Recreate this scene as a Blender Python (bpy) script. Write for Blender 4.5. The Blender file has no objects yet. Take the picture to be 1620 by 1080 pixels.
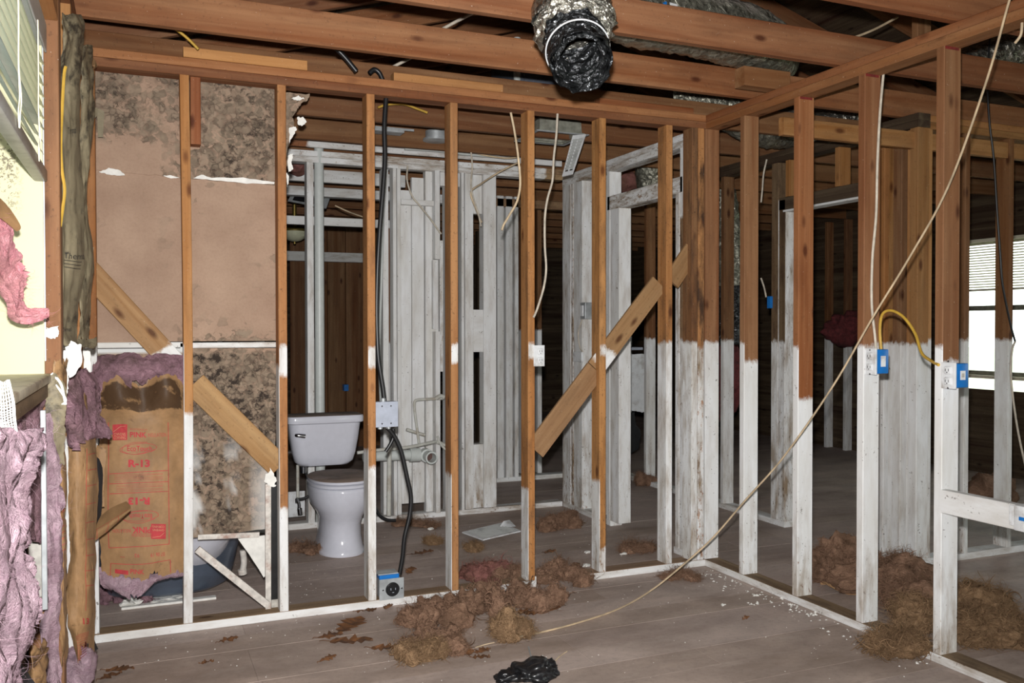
import bpy, bmesh, math, random
import numpy as np
from mathutils import Vector, Matrix, noise, Euler
V = Vector
R = random.Random(7)
sc = bpy.context.scene
COL = sc.collection

# ------------------------------------------------------------------ camera, light, exposure
F, PITCH, ROLL, YAW, H = 1395.76, .016, -.0012, .4008, 1.3114
cy, sy = math.cos(YAW), math.sin(YAW)
FW = V((sy*math.cos(PITCH), cy*math.cos(PITCH), -math.sin(PITCH)))
RT = V((cy, -sy, 0)); UP = RT.cross(FW)
R2 = math.cos(ROLL)*RT + math.sin(ROLL)*UP
U2 = -math.sin(ROLL)*RT + math.cos(ROLL)*UP
CAM = V((0, 0, H))
cd = bpy.data.cameras.new('camera'); cam = bpy.data.objects.new('camera', cd); COL.objects.link(cam)
cd.sensor_width = 36; cd.lens = F/1620*36; cd.clip_start = .02; cd.clip_end = 200
cam.matrix_world = Matrix.Translation(CAM) @ Matrix((R2, U2, -FW)).transposed().to_4x4()
sc.camera = cam

w = bpy.data.worlds.new('sky'); sc.world = w; w.use_nodes = True
nt = w.node_tree
bg = nt.nodes['Background']; bg.inputs[0].default_value = (.93, 1.0, .95, 1); bg.inputs[1].default_value = 2.9
# the camera's own flash, a few centimetres above the lens
fl = bpy.data.lights.new('camera_flash', 'SPOT'); fo = bpy.data.objects.new('camera_flash', fl); COL.objects.link(fo)
fl.energy = 760; fl.spot_size = math.radians(104); fl.spot_blend = 1.0; fl.shadow_soft_size = .022; fl.color = (1, .985, .97)
fo.matrix_world = Matrix.Translation(CAM + U2*.11 - R2*.01 + FW*.03) @ Matrix((R2, U2, -FW)).transposed().to_4x4()
vs = sc.view_settings
sc.display_settings.display_device = 'sRGB'
vs.view_transform = 'Standard'; vs.look = 'None'; vs.exposure = 0; vs.gamma = 1; vs.use_curve_mapping = False
sc.cycles.max_bounces = 6; sc.cycles.diffuse_bounces = 3; sc.cycles.glossy_bounces = 3
sc.cycles.use_denoising = True; sc.cycles.sample_clamp_indirect = 4

# ------------------------------------------------------------------ helpers
def P(px, py, **k):
    """point where the sight line through a pixel of the 1620x1080 frame meets the plane X=, Y= or Z= ..."""
    d = FW + (px-810)/F*R2 - (py-540)/F*U2
    a, val = next(iter(k.items())); i = 'XYZ'.index(a)
    return CAM + d*((val-CAM[i])/d[i])
def lin(c):
    return tuple(((x/255+.055)/1.055)**2.4 if x/255 > .04045 else x/255/12.92 for x in c)
def c4(c): return (*lin(c), 1)

def new_mat(name):
    m = bpy.data.materials.new(name); m.use_nodes = True
    return m, m.node_tree, m.node_tree.nodes['Principled BSDF']
class NT:
    """small node writer"""
    def __init__(s, t): s.t = t
    def n(s, typ, ins=None, **pr):
        nd = s.t.nodes.new('ShaderNode'+typ)
        for k, v in pr.items(): setattr(nd, k, v)
        for k, v in (ins or {}).items():
            if hasattr(v, 'is_output'): s.t.links.new(v, nd.inputs[k])
            else: nd.inputs[k].default_value = v
        return nd
    def attr(s, name, o='Fac'): return s.n('Attribute', attribute_name=name).outputs[o]
    def noise(s, vec, scale, detail=3, rough=.55, dist=0):
        return s.n('TexNoise', {'Vector': vec, 'Scale': scale, 'Detail': detail, 'Roughness': rough, 'Distortion': dist}).outputs['Fac']
    def m(s, op, a, b=0, clamp=False): return s.n('Math', {0: a, 1: b}, operation=op, use_clamp=clamp).outputs[0]
    def rng(s, x, a, b, c=0, d=1): return s.n('MapRange', {0: x, 1: a, 2: b, 3: c, 4: d}).outputs[0]
    def mix(s, f, a, b, blend='MIX'):
        return s.n('Mix', {0: f, 6: a, 7: b}, data_type='RGBA', blend_type=blend).outputs[2]
    def scale(s, vec, v): return s.n('VectorMath', {0: vec, 1: v}, operation='MULTIPLY').outputs[0]
    def bump(s, h, st=.3, d=.01): return s.n('Bump', {'Strength': st, 'Distance': d, 'Height': h}).outputs[0]

def plain(name, col, rough=.6, metal=0, noisy=.12, bump=0, dirt=None, scale=30):
    m, t, b = new_mat(name); N = NT(t)
    o = N.n('TexCoord').outputs['Object']
    f = N.noise(o, scale, 4)
    c = N.mix(N.rng(f, .3, .7), c4([x*(1-noisy) for x in col]), c4([min(255, x*(1+noisy*.6)) for x in col]))
    if dirt:
        c = N.mix(N.rng(N.noise(o, scale*.35, 5, .65), .52, .72, 0, .8), c, c4(dirt))
    t.links.new(c, b.inputs['Base Color']); b.inputs['Roughness'].default_value = rough; b.inputs['Metallic'].default_value = metal
    if bump: t.links.new(N.bump(f, bump, .004), b.inputs['Normal'])
    return m

# wood for every board: colour, grain coordinates, paint and dirt come from the board's own attributes
def wood_material():
    m, t, b = new_mat('framing_lumber'); N = NT(t)
    g = N.attr('g', 'Vector'); col = N.attr('col', 'Color'); paint = N.attr('paint'); dirt = N.attr('dirt')
    g1 = N.noise(N.scale(g, (1.1, 42, 42)), 1, 3)
    g2 = N.noise(N.scale(g, (.55, 13, 13)), 1, 4, .6, .8)
    blot = N.noise(N.scale(g, (3, 9, 9)), 1, 3)
    dark = N.mix(1, col, (.52, .42, .34, 1), 'MULTIPLY')
    light = N.mix(.09, col, (1, .82, .5, 1))
    c = N.mix(N.rng(g2, .30, .66), N.mix(.55, dark, col), light)
    c = N.mix(N.rng(g1, .38, .72, 0, .34), c, dark)
    c = N.mix(N.rng(blot, .55, .8, 0, .45), c, N.mix(1, col, (.5, .4, .36, 1), 'MULTIPLY'))
    v = N.n('TexVoronoi', {'Vector': N.scale(g, (7, 17, 17)), 'Scale': 1}, feature='F1')
    pick = N.rng(N.n('SeparateColor', {0: v.outputs['Color']}).outputs[0], .80, .82)
    kn = N.m('MULTIPLY', N.rng(v.outputs['Distance'], .12, .30, 1, 0), pick)
    c = N.mix(N.m('MULTIPLY', kn, .85), c, N.mix(1, col, (.22, .12, .08, 1), 'MULTIPLY'))
    # black mould and rust-brown water marks
    sp = N.noise(g, 75, 3, .7); st = N.noise(N.scale(g, (4, 18, 18)), 1, 5, .65)
    spots = N.m('MULTIPLY', N.rng(sp, .60, .68), N.rng(dirt, 0, 1, .12, 1))
    stain = N.m('MULTIPLY', N.rng(st, .47, .66), dirt)
    c = N.mix(N.m('MULTIPLY', stain, .8), c, c4((62, 44, 34)))
    c = N.mix(N.m('MULTIPLY', spots, .8), c, c4((40, 32, 28)))
    sps = N.rng(N.noise(g, 120, 2, .6), .74, .76)      # plaster flecks
    c = N.mix(N.m('MULTIPLY', sps, .6), c, c4((214, 204, 190)))
    # white encapsulant paint with ragged oversprayed edge and dirty streaks
    pn = N.noise(N.scale(g, (22, 30, 30)), 1, 5, .7)
    pf = N.rng(N.m('ADD', paint, N.m('MULTIPLY', N.m('SUBTRACT', pn, .5), .8)), .38, .62)
    miss = N.rng(N.m('ADD', N.noise(N.scale(g, (26, 60, 60)), 1, 5, .75), N.m('MULTIPLY', dirt, .15)), .74, .79)
    pf = N.m('MULTIPLY', pf, N.m('SUBTRACT', 1, N.m('MULTIPLY', miss, .85)))
    pw = N.mix(N.rng(N.noise(N.scale(g, (2.5, 9, 9)), 1, 4), .35, .75), c4((230, 231, 232)), c4((212, 210, 205)))
    pw = N.mix(N.m('MULTIPLY', N.rng(st, .45, .68), N.m('ADD', .02, N.m('MULTIPLY', dirt, .85))), pw, c4((134, 110, 80)))
    edge = N.noise(N.scale(g, (7, 30, 30)), 1, 5, .75)
    pw = N.mix(N.m('MULTIPLY', N.rng(N.m('ADD', sp, N.m('MULTIPLY', N.m('SUBTRACT', edge, .55), .9)), .66, .71), .75), pw, c4((84, 72, 60)))
    c = N.mix(pf, c, pw)
    t.links.new(c, b.inputs['Base Color'])
    b.inputs['Roughness'].default_value = .72
    b.inputs['Specular IOR Level'].default_value = .25
    t.links.new(N.bump(N.m('ADD', g1, N.m('MULTIPLY', sp, .5)), .22, .003), b.inputs['Normal'])
    return m
WOOD = wood_material()

def finish(me, name, mat, parent=None, smooth=False, angle=None):
    o = bpy.data.objects.new(name, me); COL.objects.link(o)
    if mat: me.materials.append(mat)
    if smooth or angle:
        me.shade_smooth()
        if angle: me.set_sharp_from_angle(angle=math.radians(angle))
    if parent: o.parent = parent
    return o
def mesh(name, verts, faces, mat, parent=None, smooth=False, angle=None, attrs=None):
    me = bpy.data.meshes.new(name); me.from_pydata([tuple(v) for v in verts], [], faces); me.validate(); me.update()
    for k, (typ, data) in (attrs or {}).items():
        a = me.attributes.new(k, typ, 'POINT')
        key = {'FLOAT': 'value', 'FLOAT_VECTOR': 'vector', 'FLOAT_COLOR': 'color'}[typ]
        a.data.foreach_set(key, np.asarray(data, dtype=np.float32).ravel())
    return finish(me, name, mat, parent, smooth, angle)
def empty(name, loc=(0, 0, 0)):
    o = bpy.data.objects.new(name, None); COL.objects.link(o); o.location = loc; o.empty_display_size = .1; return o
def struct(name):
    o = empty(name); o['kind'] = 'structure'; return o
def tag(o, label, cat, group=None):
    o['label'] = label; o['category'] = cat
    if group: o['group'] = group
    return o
def adopt(o, root):
    """parent that keeps world coordinates when the root has been moved to the thing's base"""
    o.parent = root; o.matrix_parent_inverse = Matrix.Translation(-root.location); return o
def sub(o, part):
    o.parent = part; return o
def thing(name, label, cat, loc, group=None):
    return tag(empty(name, loc), label, cat, group)

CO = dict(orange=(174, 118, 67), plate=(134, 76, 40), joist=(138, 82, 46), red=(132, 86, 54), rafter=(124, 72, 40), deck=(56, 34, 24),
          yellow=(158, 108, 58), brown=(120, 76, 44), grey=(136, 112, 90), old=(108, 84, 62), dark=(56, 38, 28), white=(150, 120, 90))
ALL = 'all'
def board(name, parent, a, b, u, v, col='orange', paint=(), dirt=.2, dirtend=None, bow=None, mat=WOOD, ch=.0025):
    """a sawn board from a to b; u, v are half-extent vectors. paint: list of (faces, s0, s1) in metres from a; faces a string of u U v V (minus/plus)"""
    a, b, u, v = V(a), V(b), V(u), V(v); d = b-a; L = d.length; d.normalize()
    u = u - d*u.dot(d)*0
    ul, vl = u.length, v.length; un, vn = u/ul, v/vl
    r = .045
    S = {0, L}
    for fc, s0, s1 in paint:
        for s in (s0, s1):
            for q in (s-r, s, s+r):
                if 0 < q < L: S.add(q)
    if dirtend:
        for q in (.08, .25, .5):
            if q < L: S.add(q)
    if bow:
        for k in range(1, 9): S.add(L*k/9)
    S = sorted(S)
    base = lin(CO[col] if isinstance(col, str) else col)
    k = R.uniform(.84, 1.14); base = (base[0]*k, base[1]*k*R.uniform(.96, 1.04), base[2]*k*R.uniform(.93, 1.05))
    off = (R.uniform(0, 50), R.uniform(0, 50), R.uniform(0, 50))
    def pv(fc, s):
        x = 0
        for f, s0, s1 in paint:
            if f == ALL or fc in f:
                lo = 1 if s0 <= 0 else min(1, max(0, (s-s0+r)/(2*r))); hi = 1 if s1 >= L else min(1, max(0, (s1+r-s)/(2*r)))
                x = max(x, lo*hi)
        return x
    vs_, fs, ag, ap, ad = [], [], [], [], []
    def vert(s, x, y, p):
        o = bow(s/L) if bow else V((0, 0, 0))
        vs_.append(a + d*s + un*x + vn*y + o); ag.append((s+off[0], x+off[1], y+off[2])); ap.append(p)
        ad.append(dirt if not dirtend else dirt + dirtend*max(0, 1-s/.5)); return len(vs_)-1
    strips = [('U', (ul, -vl+ch), (ul, vl-ch)), ('c', (ul, vl-ch), (ul-ch, vl)), ('V', (ul-ch, vl), (-ul+ch, vl)), ('c', (-ul+ch, vl), (-ul, vl-ch)),
              ('u', (-ul, vl-ch), (-ul, -vl+ch)), ('c', (-ul, -vl+ch), (-ul+ch, -vl)), ('v', (-ul+ch, -vl), (ul-ch, -vl)), ('c', (ul-ch, -vl), (ul, -vl+ch))]
    for i, (fc, p, q) in enumerate(strips):
        f2 = fc if fc != 'c' else strips[i-1][0]
        prev = None
        for s in S:
            x = pv(f2, s); cur = (vert(s, *p, x), vert(s, *q, x))
            if prev: fs.append((prev[0], prev[1], cur[1], cur[0]))
            prev = cur
    for s, rev in ((0, True), (L, False)):
        x = max(pv(f, s) for f in 'uUvV'); loop = [vert(s, *st[1], x) for st in strips]
        fs.append(tuple(reversed(loop)) if rev else tuple(loop))
    # orientation of faces
    if un.cross(vn).dot(d) < 0: fs = [tuple(reversed(f)) for f in fs]
    n = len(vs_)
    return mesh(name, vs_, fs, mat, parent, attrs={'g': ('FLOAT_VECTOR', ag), 'paint': ('FLOAT', ap), 'dirt': ('FLOAT', ad), 'col': ('FLOAT_COLOR', [(*base, 1)]*n)})
def box(name, parent, lo, hi, axis, **k):
    """axis-aligned board between two corners, grain along axis"""
    lo, hi = V(lo), V(hi); c = (lo+hi)/2; h = (hi-lo)/2
    i = 'XYZ'.index(axis); d = V((0, 0, 0)); d[i] = h[i]
    j, l = [q for q in range(3) if q != i]
    u = V((0, 0, 0)); u[j] = h[j]; v = V((0, 0, 0)); v[l] = h[l]
    return board(name, parent, c-d, c+d, u, v, **k)
# a vertical stud with box(): u is the X direction, v the Y direction; faces u = -X (left), U = +X, v = -Y (front), V = +Y

def catmull(p, t):
    n = len(p)-1; i = min(int(t*n), n-1); f = t*n-i
    a, b, c, d = p[max(i-1, 0)], p[i], p[i+1], p[min(i+2, n)]
    return .5*((2*b)+(c-a)*f+(2*a-5*b+4*c-d)*f*f+(3*b-a-3*c+d)*f*f*f)
def tube(name, pts, r, mat, parent=None, n=8, seg=6, smooth=True, flat=1):
    """round (or flattened) cable along a smooth path through pts"""
    pts = [V(p) for p in pts]; m = (len(pts)-1)*seg
    path = [catmull(pts, k/m) for k in range(m+1)]
    vs_, fs = [], []; ref = None
    for k, p in enumerate(path):
        d = (path[min(k+1, m)]-path[max(k-1, 0)]).normalized()
        if ref is None: ref = d.orthogonal().normalized()
        ref = (ref - d*ref.dot(d)).normalized(); bi = d.cross(ref)
        rr = r(k/m) if callable(r) else r
        for j in range(n):
            a = 2*math.pi*j/n; vs_.append(p + ref*math.cos(a)*rr + bi*math.sin(a)*rr*flat)
    for k in range(m):
        for j in range(n): fs.append((k*n+j, k*n+(j+1) % n, (k+1)*n+(j+1) % n, (k+1)*n+j))
    fs.append(tuple(reversed(range(n)))); fs.append(tuple(range(m*n, m*n+n)))
    return mesh(name, vs_, fs, mat, parent, smooth=smooth, angle=50 if smooth else None)
def loft(name, rings, mat, parent=None, angle=45, caps=(True, True)):
    n = len(rings[0]); vs_ = [p for r_ in rings for p in r_]; fs = []
    for k in range(len(rings)-1):
        for j in range(n): fs.append((k*n+j, k*n+(j+1) % n, (k+1)*n+(j+1) % n, (k+1)*n+j))
    if caps[0]: fs.append(tuple(reversed(range(n))))
    if caps[1]: fs.append(tuple(range((len(rings)-1)*n, len(rings)*n)))
    return mesh(name, vs_, fs, mat, parent, angle=angle)
def rrect(cx, cy_, z, hx, hy, rad, n=6):
    out = []
    for q, (sx, sy_) in enumerate(((1, 1), (-1, 1), (-1, -1), (1, -1))):
        for k in range(n+1):
            a = math.pi/2*(q+k/n); out.append(V((cx+sx*(hx-rad)+rad*math.cos(a), cy_+sy_*(hy-rad)+rad*math.sin(a), z)))
    return out
def blockmesh(name, lo, hi, mat, parent=None, bev=.003):
    bm = bmesh.new(); bmesh.ops.create_cube(bm, size=1)
    lo, hi = V(lo), V(hi)
    for v_ in bm.verts: v_.co = V(((lo[i]+hi[i])/2 + v_.co[i]*(hi[i]-lo[i]) for i in range(3)))
    if bev: bmesh.ops.bevel(bm, geom=bm.edges[:], offset=bev, segments=2, affect='EDGES', profile=.5)
    me = bpy.data.meshes.new(name); bm.to_mesh(me); bm.free()
    return finish(me, name, mat, parent, angle=40 if bev > .0035 else None)
def cyl(name, a, b, r, mat, parent=None, n=20, r2=None):
    return tube(name, [a, b], (lambda t: r+(r2-r)*t) if r2 else r, mat, parent, n=n, seg=1)

# ------------------------------------------------------------------ materials
def kraft_material(name, base, mould):
    m, t, b = new_mat(name); N = NT(t)
    g = N.attr('g', 'Vector'); d = N.attr('dirt')
    f = N.noise(g, 9, 5, .6); f2 = N.noise(g, 55, 3)
    c = N.mix(N.rng(f, .3, .72), c4(base), c4([x*.78 for x in base]))
    c = N.mix(N.rng(f2, .35, .75, 0, .3), c, c4([x*.66 for x in base]))
    s = N.rng(N.m('ADD', N.noise(g, 14, 6, .7), N.m('MULTIPLY', d, .4)), .66, .80)
    c = N.mix(N.m('MULTIPLY', s, .88), c, c4(mould))
    t.links.new(c, b.inputs['Base Color']); b.inputs['Roughness'].default_value = .6; b.inputs['Specular IOR Level'].default_value = .3
    t.links.new(N.bump(N.m('ADD', f, N.m('MULTIPLY', f2, .3)), .35, .006), b.inputs['Normal'])
    return m
KRAFT = kraft_material('kraft_paper', (170, 132, 92), (58, 40, 26))
KRAFTG = kraft_material('grey_kraft_paper', (146, 134, 108), (40, 36, 32))
BLACKFACE = kraft_material('asphalt_paper_back', (44, 42, 44), (24, 22, 22))
def fluff_material(name, a, b_, c_):
    m, t, b = new_mat(name); N = NT(t)
    o = N.n('TexCoord').outputs['Object']
    wv = N.n('VectorMath', {0: o, 1: N.scale(N.n('TexNoise', {'Vector': o, 'Scale': 7, 'Detail': 3}).outputs['Color'], (.14, .14, .14))}, operation='ADD').outputs[0]
    f = N.noise(N.scale(wv, (34, 34, 60)), 1, 6, .75); f2 = N.noise(wv, 11, 4); f3 = N.noise(wv, 170, 4, .7)
    c = N.mix(N.rng(f, .34, .66), c4(a), c4(b_)); c = N.mix(N.rng(f2, .45, .70, 0, .85), c, c4(c_)); c = N.mix(N.rng(f3, .45, .75, 0, .35), c, c4([x*.66 for x in c_]))
    t.links.new(c, b.inputs['Base Color']); b.inputs['Roughness'].default_value = 1; b.inputs['Specular IOR Level'].default_value = .05
    t.links.new(N.bump(N.m('ADD', f, N.m('MULTIPLY', f3, .6)), .95, .016), b.inputs['Normal'])
    return m
PINK = fluff_material('pink_fibreglass', (212, 184, 194), (184, 152, 166), (166, 136, 146))
HOTPINK = fluff_material('bright_pink_fibreglass', (246, 178, 186), (236, 150, 162), (226, 164, 164))
DIRTYPINK = fluff_material('dirty_pink_fibreglass', (186, 146, 158), (146, 112, 120), (112, 90, 88))
BROWNF = fluff_material('brown_fibreglass', (178, 142, 118), (144, 112, 92), (118, 92, 74))
TANF = fluff_material('tan_fibreglass', (186, 152, 118), (150, 120, 90), (124, 98, 74))
ROSE = fluff_material('rose_fibreglass', (178, 122, 116), (150, 104, 94), (126, 92, 76))
PORC = plain('porcelain', (205, 206, 216), .12, noisy=.015)
STAINPORC = plain('stained_porcelain', (200, 198, 196), .2, noisy=.05)
DUSTLID = plain('dusty_seat_lid', (132, 116, 108), .8, noisy=.12, scale=9)
CHROME = plain('chrome', (190, 192, 196), .18, 1)
STEELTUB = plain('enamelled_steel', (104, 116, 134), .30, .55, noisy=.16, scale=5)
BOOTM = plain('dull_boot_metal', (150, 150, 138), .5, .3, noisy=.15, dirt=(110, 104, 90))
GALV = plain('galvanised_steel', (176, 180, 182), .42, .35, noisy=.15, scale=16)
GREYBOX = plain('grey_painted_steel', (166, 172, 186), .5, .2, noisy=.06)
RUST = plain('rusty_metal_edge', (206, 200, 192), .6, .1, dirt=(132, 70, 38), scale=40)
BLACKR = plain('black_rubber', (26, 26, 28), .38)
BLACKPL = plain('black_plastic_film', (26, 26, 28), .3, noisy=.3)
WHITEP = plain('white_plastic', (222, 224, 226), .4, noisy=.04, dirt=(150, 140, 130))
PVC = plain('painted_pvc', (198, 203, 200), .4, noisy=.03)
PAINTPIPE = plain('painted_copper_pipe', (196, 196, 188), .5, noisy=.06, dirt=(150, 130, 105))
BLUEP = plain('blue_plastic', (24, 112, 190), .35, noisy=.06)
ROMEX = plain('white_cable_sheath', (196, 186, 170), .5, noisy=.12)
TANROMEX = plain('tan_cable_sheath', (204, 182, 150), .5, noisy=.2, scale=12)
YELROMEX = plain('yellow_cable_sheath', (190, 152, 60), .45, noisy=.1)
CREAM = plain('cream_painted_drywall', (236, 234, 212), .7, noisy=.03, bump=.1)
WHITEGYP = plain('gypsum_crumb', (226, 224, 218), .9, noisy=.06)
GYPGREY = plain('dusty_gypsum', (182, 178, 170), .9, noisy=.14, dirt=(120, 104, 90))
REDINK = plain('red_ink', (178, 52, 56), .7, noisy=.12)
LEAF = plain('dry_oak_leaf', (106, 70, 42), .7, noisy=.3, scale=14)
MESHTAPE = plain('drywall_mesh_tape', (238, 238, 232), .6, noisy=.04)
LAMPGLASS = plain('frosted_lamp_glass', (206, 206, 178), .3, noisy=.04)
BRASS = plain('tarnished_brass', (150, 130, 70), .35, .8)
SILLM = plain('dusty_sill', (230, 220, 196), .55, noisy=.08, dirt=(150, 122, 92))
VINYL = plain('cream_vinyl_slat', (236, 230, 206), .4, noisy=.02)
GREYV = plain('grey_vinyl_rail', (176, 178, 176), .4, noisy=.05, dirt=(110, 108, 104), scale=20)
ALU = plain('aluminium_sash', (170, 168, 150), .4, .5)
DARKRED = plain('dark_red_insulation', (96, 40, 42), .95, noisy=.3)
SHEATH = plain('dark_sheathing', (74, 52, 38), .9, noisy=.25, scale=8)

def foil_material(name, base, rough, dust=None, bst=.95):
    m, t, b = new_mat(name); N = NT(t)
    o = N.n('TexCoord').outputs['Object']
    v = N.n('TexVoronoi', {'Vector': N.scale(o, (26, 26, 26)), 'Scale': 1, 'Randomness': 1}, feature='F1')
    f = N.noise(o, 34, 4, .6, 1.2)
    col = N.mix(N.rng(f, .3, .7), c4(base), c4([x*.55 for x in base]))
    t.links.new(N.bump(N.m('ADD', v.outputs['Distance'], f), bst, .016), b.inputs['Normal'])
    b.inputs['Metallic'].default_value = .84; b.inputs['Roughness'].default_value = rough
    if dust:
        nrm = N.n('SeparateXYZ', {0: N.n('NewGeometry').outputs['Normal']}).outputs[2]
        df = N.m('MULTIPLY', N.rng(nrm, .25, .8), N.rng(N.noise(o, 8, 4), .2, .5))
        col = N.mix(df, col, c4(dust)); t.links.new(N.m('MULTIPLY', N.m('SUBTRACT', 1, df), .7), b.inputs['Metallic'])
        t.links.new(N.rng(df, 0, 1, rough, .95), b.inputs['Roughness'])
    t.links.new(col, b.inputs['Base Color'])
    return m
FOIL = foil_material('silver_foil_jacket', (206, 202, 190), .2)
DUSTFOIL = foil_material('dusty_silver_foil_jacket', (176, 174, 158), .34, (146, 136, 128), .7)
BLACKFOIL = foil_material('black_foil_liner', (84, 86, 88), .2)

def drywall_material():
    """brown paper back of drywall; 'dirt' drives how densely the round mould colonies cover it"""
    m, t, b = new_mat('drywall_paper_back'); N = NT(t)
    g = N.attr('g', 'Vector'); d = N.attr('dirt')
    f = N.noise(g, 5, 5, .6); f2 = N.noise(g, 90, 3, .7)
    c = N.mix(N.rng(f, .3, .75), c4((168, 142, 122)), c4((148, 122, 104)))
    c = N.mix(N.rng(f2, .45, .75, 0, .25), c, c4((120, 96, 78)))
    wg = N.n('VectorMath', {0: g, 1: N.scale(N.n('TexNoise', {'Vector': g, 'Scale': 22, 'Detail': 4}).outputs['Color'], (.055, .055, .055))}, operation='ADD').outputs[0]
    for sc_, amt, sh in ((21, .85, 0), (40, .7, 7.3)):
        q = N.n('VectorMath', {0: N.scale(wg, (sc_, sc_, sc_)), 1: (sh, sh, 0)}, operation='ADD').outputs[0]
        v = N.n('TexVoronoi', {'Vector': q, 'Scale': 1}, feature='F1')
        ve = N.n('TexVoronoi', {'Vector': q, 'Scale': 1}, feature='DISTANCE_TO_EDGE').outputs['Distance']
        rr = N.n('SeparateColor', {0: v.outputs['Color']})
        on = N.rng(N.m('ADD', rr.outputs[0], N.m('MULTIPLY', N.m('SUBTRACT', d, .1), .95)), .86, 1.12)
        body = N.rng(N.m('ADD', ve, N.m('MULTIPLY', N.m('SUBTRACT', f2, .5), .16)), .0, .12)
        tone = N.mix(rr.outputs[1], c4((92, 82, 70)), c4((146, 128, 110)))
        tone = N.mix(N.rng(v.outputs['Distance'], .0, .45, .55, 0), tone, c4((150, 134, 114)))
        c = N.mix(N.m('MULTIPLY', N.m('MULTIPLY', on, body), amt), c, tone)
        edge = N.m('MULTIPLY', N.rng(ve, .02, .14, 1, 0), N.rng(N.noise(wg, 14, 4), .4, .62))
        c = N.mix(N.m('MULTIPLY', N.m('MULTIPLY', edge, on), .62), c, c4((56, 47, 40)))
    sp = N.rng(N.m('ADD', N.noise(wg, 26, 5, .75), N.m('MULTIPLY', d, .13)), .66, .76)
    c = N.mix(N.m('MULTIPLY', sp, N.m('MULTIPLY', d, .75)), c, c4((50, 42, 37)))
    c = N.mix(N.attr('paint'), c, c4((206, 206, 204)))
    t.links.new(c, b.inputs['Base Color']); b.inputs['Roughness'].default_value = .85; b.inputs['Specular IOR Level'].default_value = .15
    return m
DRY = drywall_material()

def floor_material(name, tone):
    m, t, b = new_mat(name); N = NT(t)
    g = N.n('NewGeometry').outputs['Position']
    f = N.noise(N.scale(g, (1, 1.6, 1)), 2.2, 6, .62, .5); f2 = N.noise(g, 42, 4, .7); f3 = N.noise(N.scale(g, (1, 2.4, 1)), 1.1, 5, .65)
    c = N.mix(N.rng(f, .3, .7), c4([x*.86 for x in tone]), c4([x*1.06 for x in tone]))
    c = N.mix(N.rng(f3, .47, .72, 0, .6), c, c4((118, 100, 86)))
    c = N.mix(N.rng(f2, .5, .8, 0, .5), c, c4([x*.68 for x in tone]))
    c = N.mix(N.rng(N.noise(N.scale(g, (1, 3, 1)), 3.1, 5, .7), .56, .74, 0, .4), c, c4((196, 182, 172)))
    wsp = N.rng(N.noise(g, 130, 2, .5), .755, .775)
    c = N.mix(N.m('MULTIPLY', wsp, .6), c, c4((208, 200, 190)))
    t.links.new(c, b.inputs['Base Color']); b.inputs['Roughness'].default_value = .62; b.inputs['Specular IOR Level'].default_value = .25
    t.links.new(N.bump(f2, .15, .004), b.inputs['Normal'])
    return m
FLOORS = [floor_material('dusty_floor_plank', (182, 164, 155)), floor_material('browner_floor_plank', (177, 159, 148)), floor_material('paler_floor_plank', (186, 169, 160))]
SUBFLOOR = floor_material('floor_joint', (192, 176, 166))

# ================================================================== SETTING
# ---- floor: dusty planks near the camera, one slab beyond
floor = struct('floor')
me_ = blockmesh('slab', (-.45, -2.6, -.12), (7.1, 12.7, -.0035), SUBFLOOR, floor, bev=0)
row = 0
y = 3.72-.178*10
while y < 12.5:
    x = {0: .402, 1: .864, 2: .402-.36, 3: 1.634}.get(row % 4, 0)
    if abs(y-3.72) < .01: x = .86
    if abs(y-3.542) < .01: x = .402
    if abs(y-3.008) < .01: x = 1.63
    far = y > 6.3
    x -= 1.22*math.ceil((x+.42)/1.22)
    step = 1.22 if not far else 7.4
    while x < 7.0:
        x0, x1 = max(x, -.42), min(x+step, 7.05)
        if x1-x0 > .02:
            blockmesh('floor_plank', (x0+.0004, y+.0003, -.012), (x1-.0004, min(y+(.178 if not far else 1.2), 12.6)-.0003, R.uniform(-.0007, .0003)), R.choice(FLOORS), floor, bev=.0005)
        x += step
    y += .178 if not far else 1.2; row += 1
blockmesh('floor_plank', (-.42, -2.55, -.012), (7.05, 3.72-.178*10-.002, 0), FLOORS[0], floor, bev=.001)

# ---- roof and ceiling framing
ceil = struct('ceiling')
SL = .31; RX = 3.3
jy = [1.82-.61*k for k in range(6, 0, -1)] + [1.82, 2.43, 3.04, 3.65, 4.27, 4.88, 5.49, 6.1, 6.71, 7.32, 7.93, 8.54, 9.15, 9.76, 10.4, 11, 11.6]
for i, y in enumerate(jy):
    box('joist', ceil, (-.29, y, 2.468), (7.0, y+.038, 2.608), 'X', col='joist' if y < 4 else 'brown', dirt=.25)
    z0 = 2.50; y2 = y+.04
    for s in (0, 1):
        xa, xb = (-.30, RX) if s == 0 else (7.0, RX)
        L = abs(xb-xa); a = V((xa, y2+.019, z0+.07)); b = V((xb, y2+.019, z0+.07+SL*L))
        board('rafter', ceil, a, b, (0, .019, 0), V((-SL*(1 if s == 0 else -1), 0, 1)).normalized()*.07, col='rafter', dirt=.2)
yy = -2.6; k = 0
for s in (0, 1):
    n = 26; L = math.hypot(3.88, 3.88*SL)
    d = V((1 if s == 0 else -1, 0, SL)).normalized(); nn = V((-SL*d.x/abs(d.x), 0, 1)).normalized(); st = V((-.42 if s == 0 else 7.12, 0, 2.50-.04))
    for k in range(n):
        c = st + d*(L*(k+.5)/n) + nn*.165
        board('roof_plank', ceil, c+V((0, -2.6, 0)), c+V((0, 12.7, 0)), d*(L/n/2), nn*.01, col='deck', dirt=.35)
for (x, y, za, zb) in ((3.5, 3.2, 2.6, 3.4), (2.3, 5.6, 2.6, 3.2), (4.6, 4.95, 2.6, 3.1)):
    box('roof_strut', ceil, (x, y, za), (x+.089, y+.038, zb), 'Z', col='brown')

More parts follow.
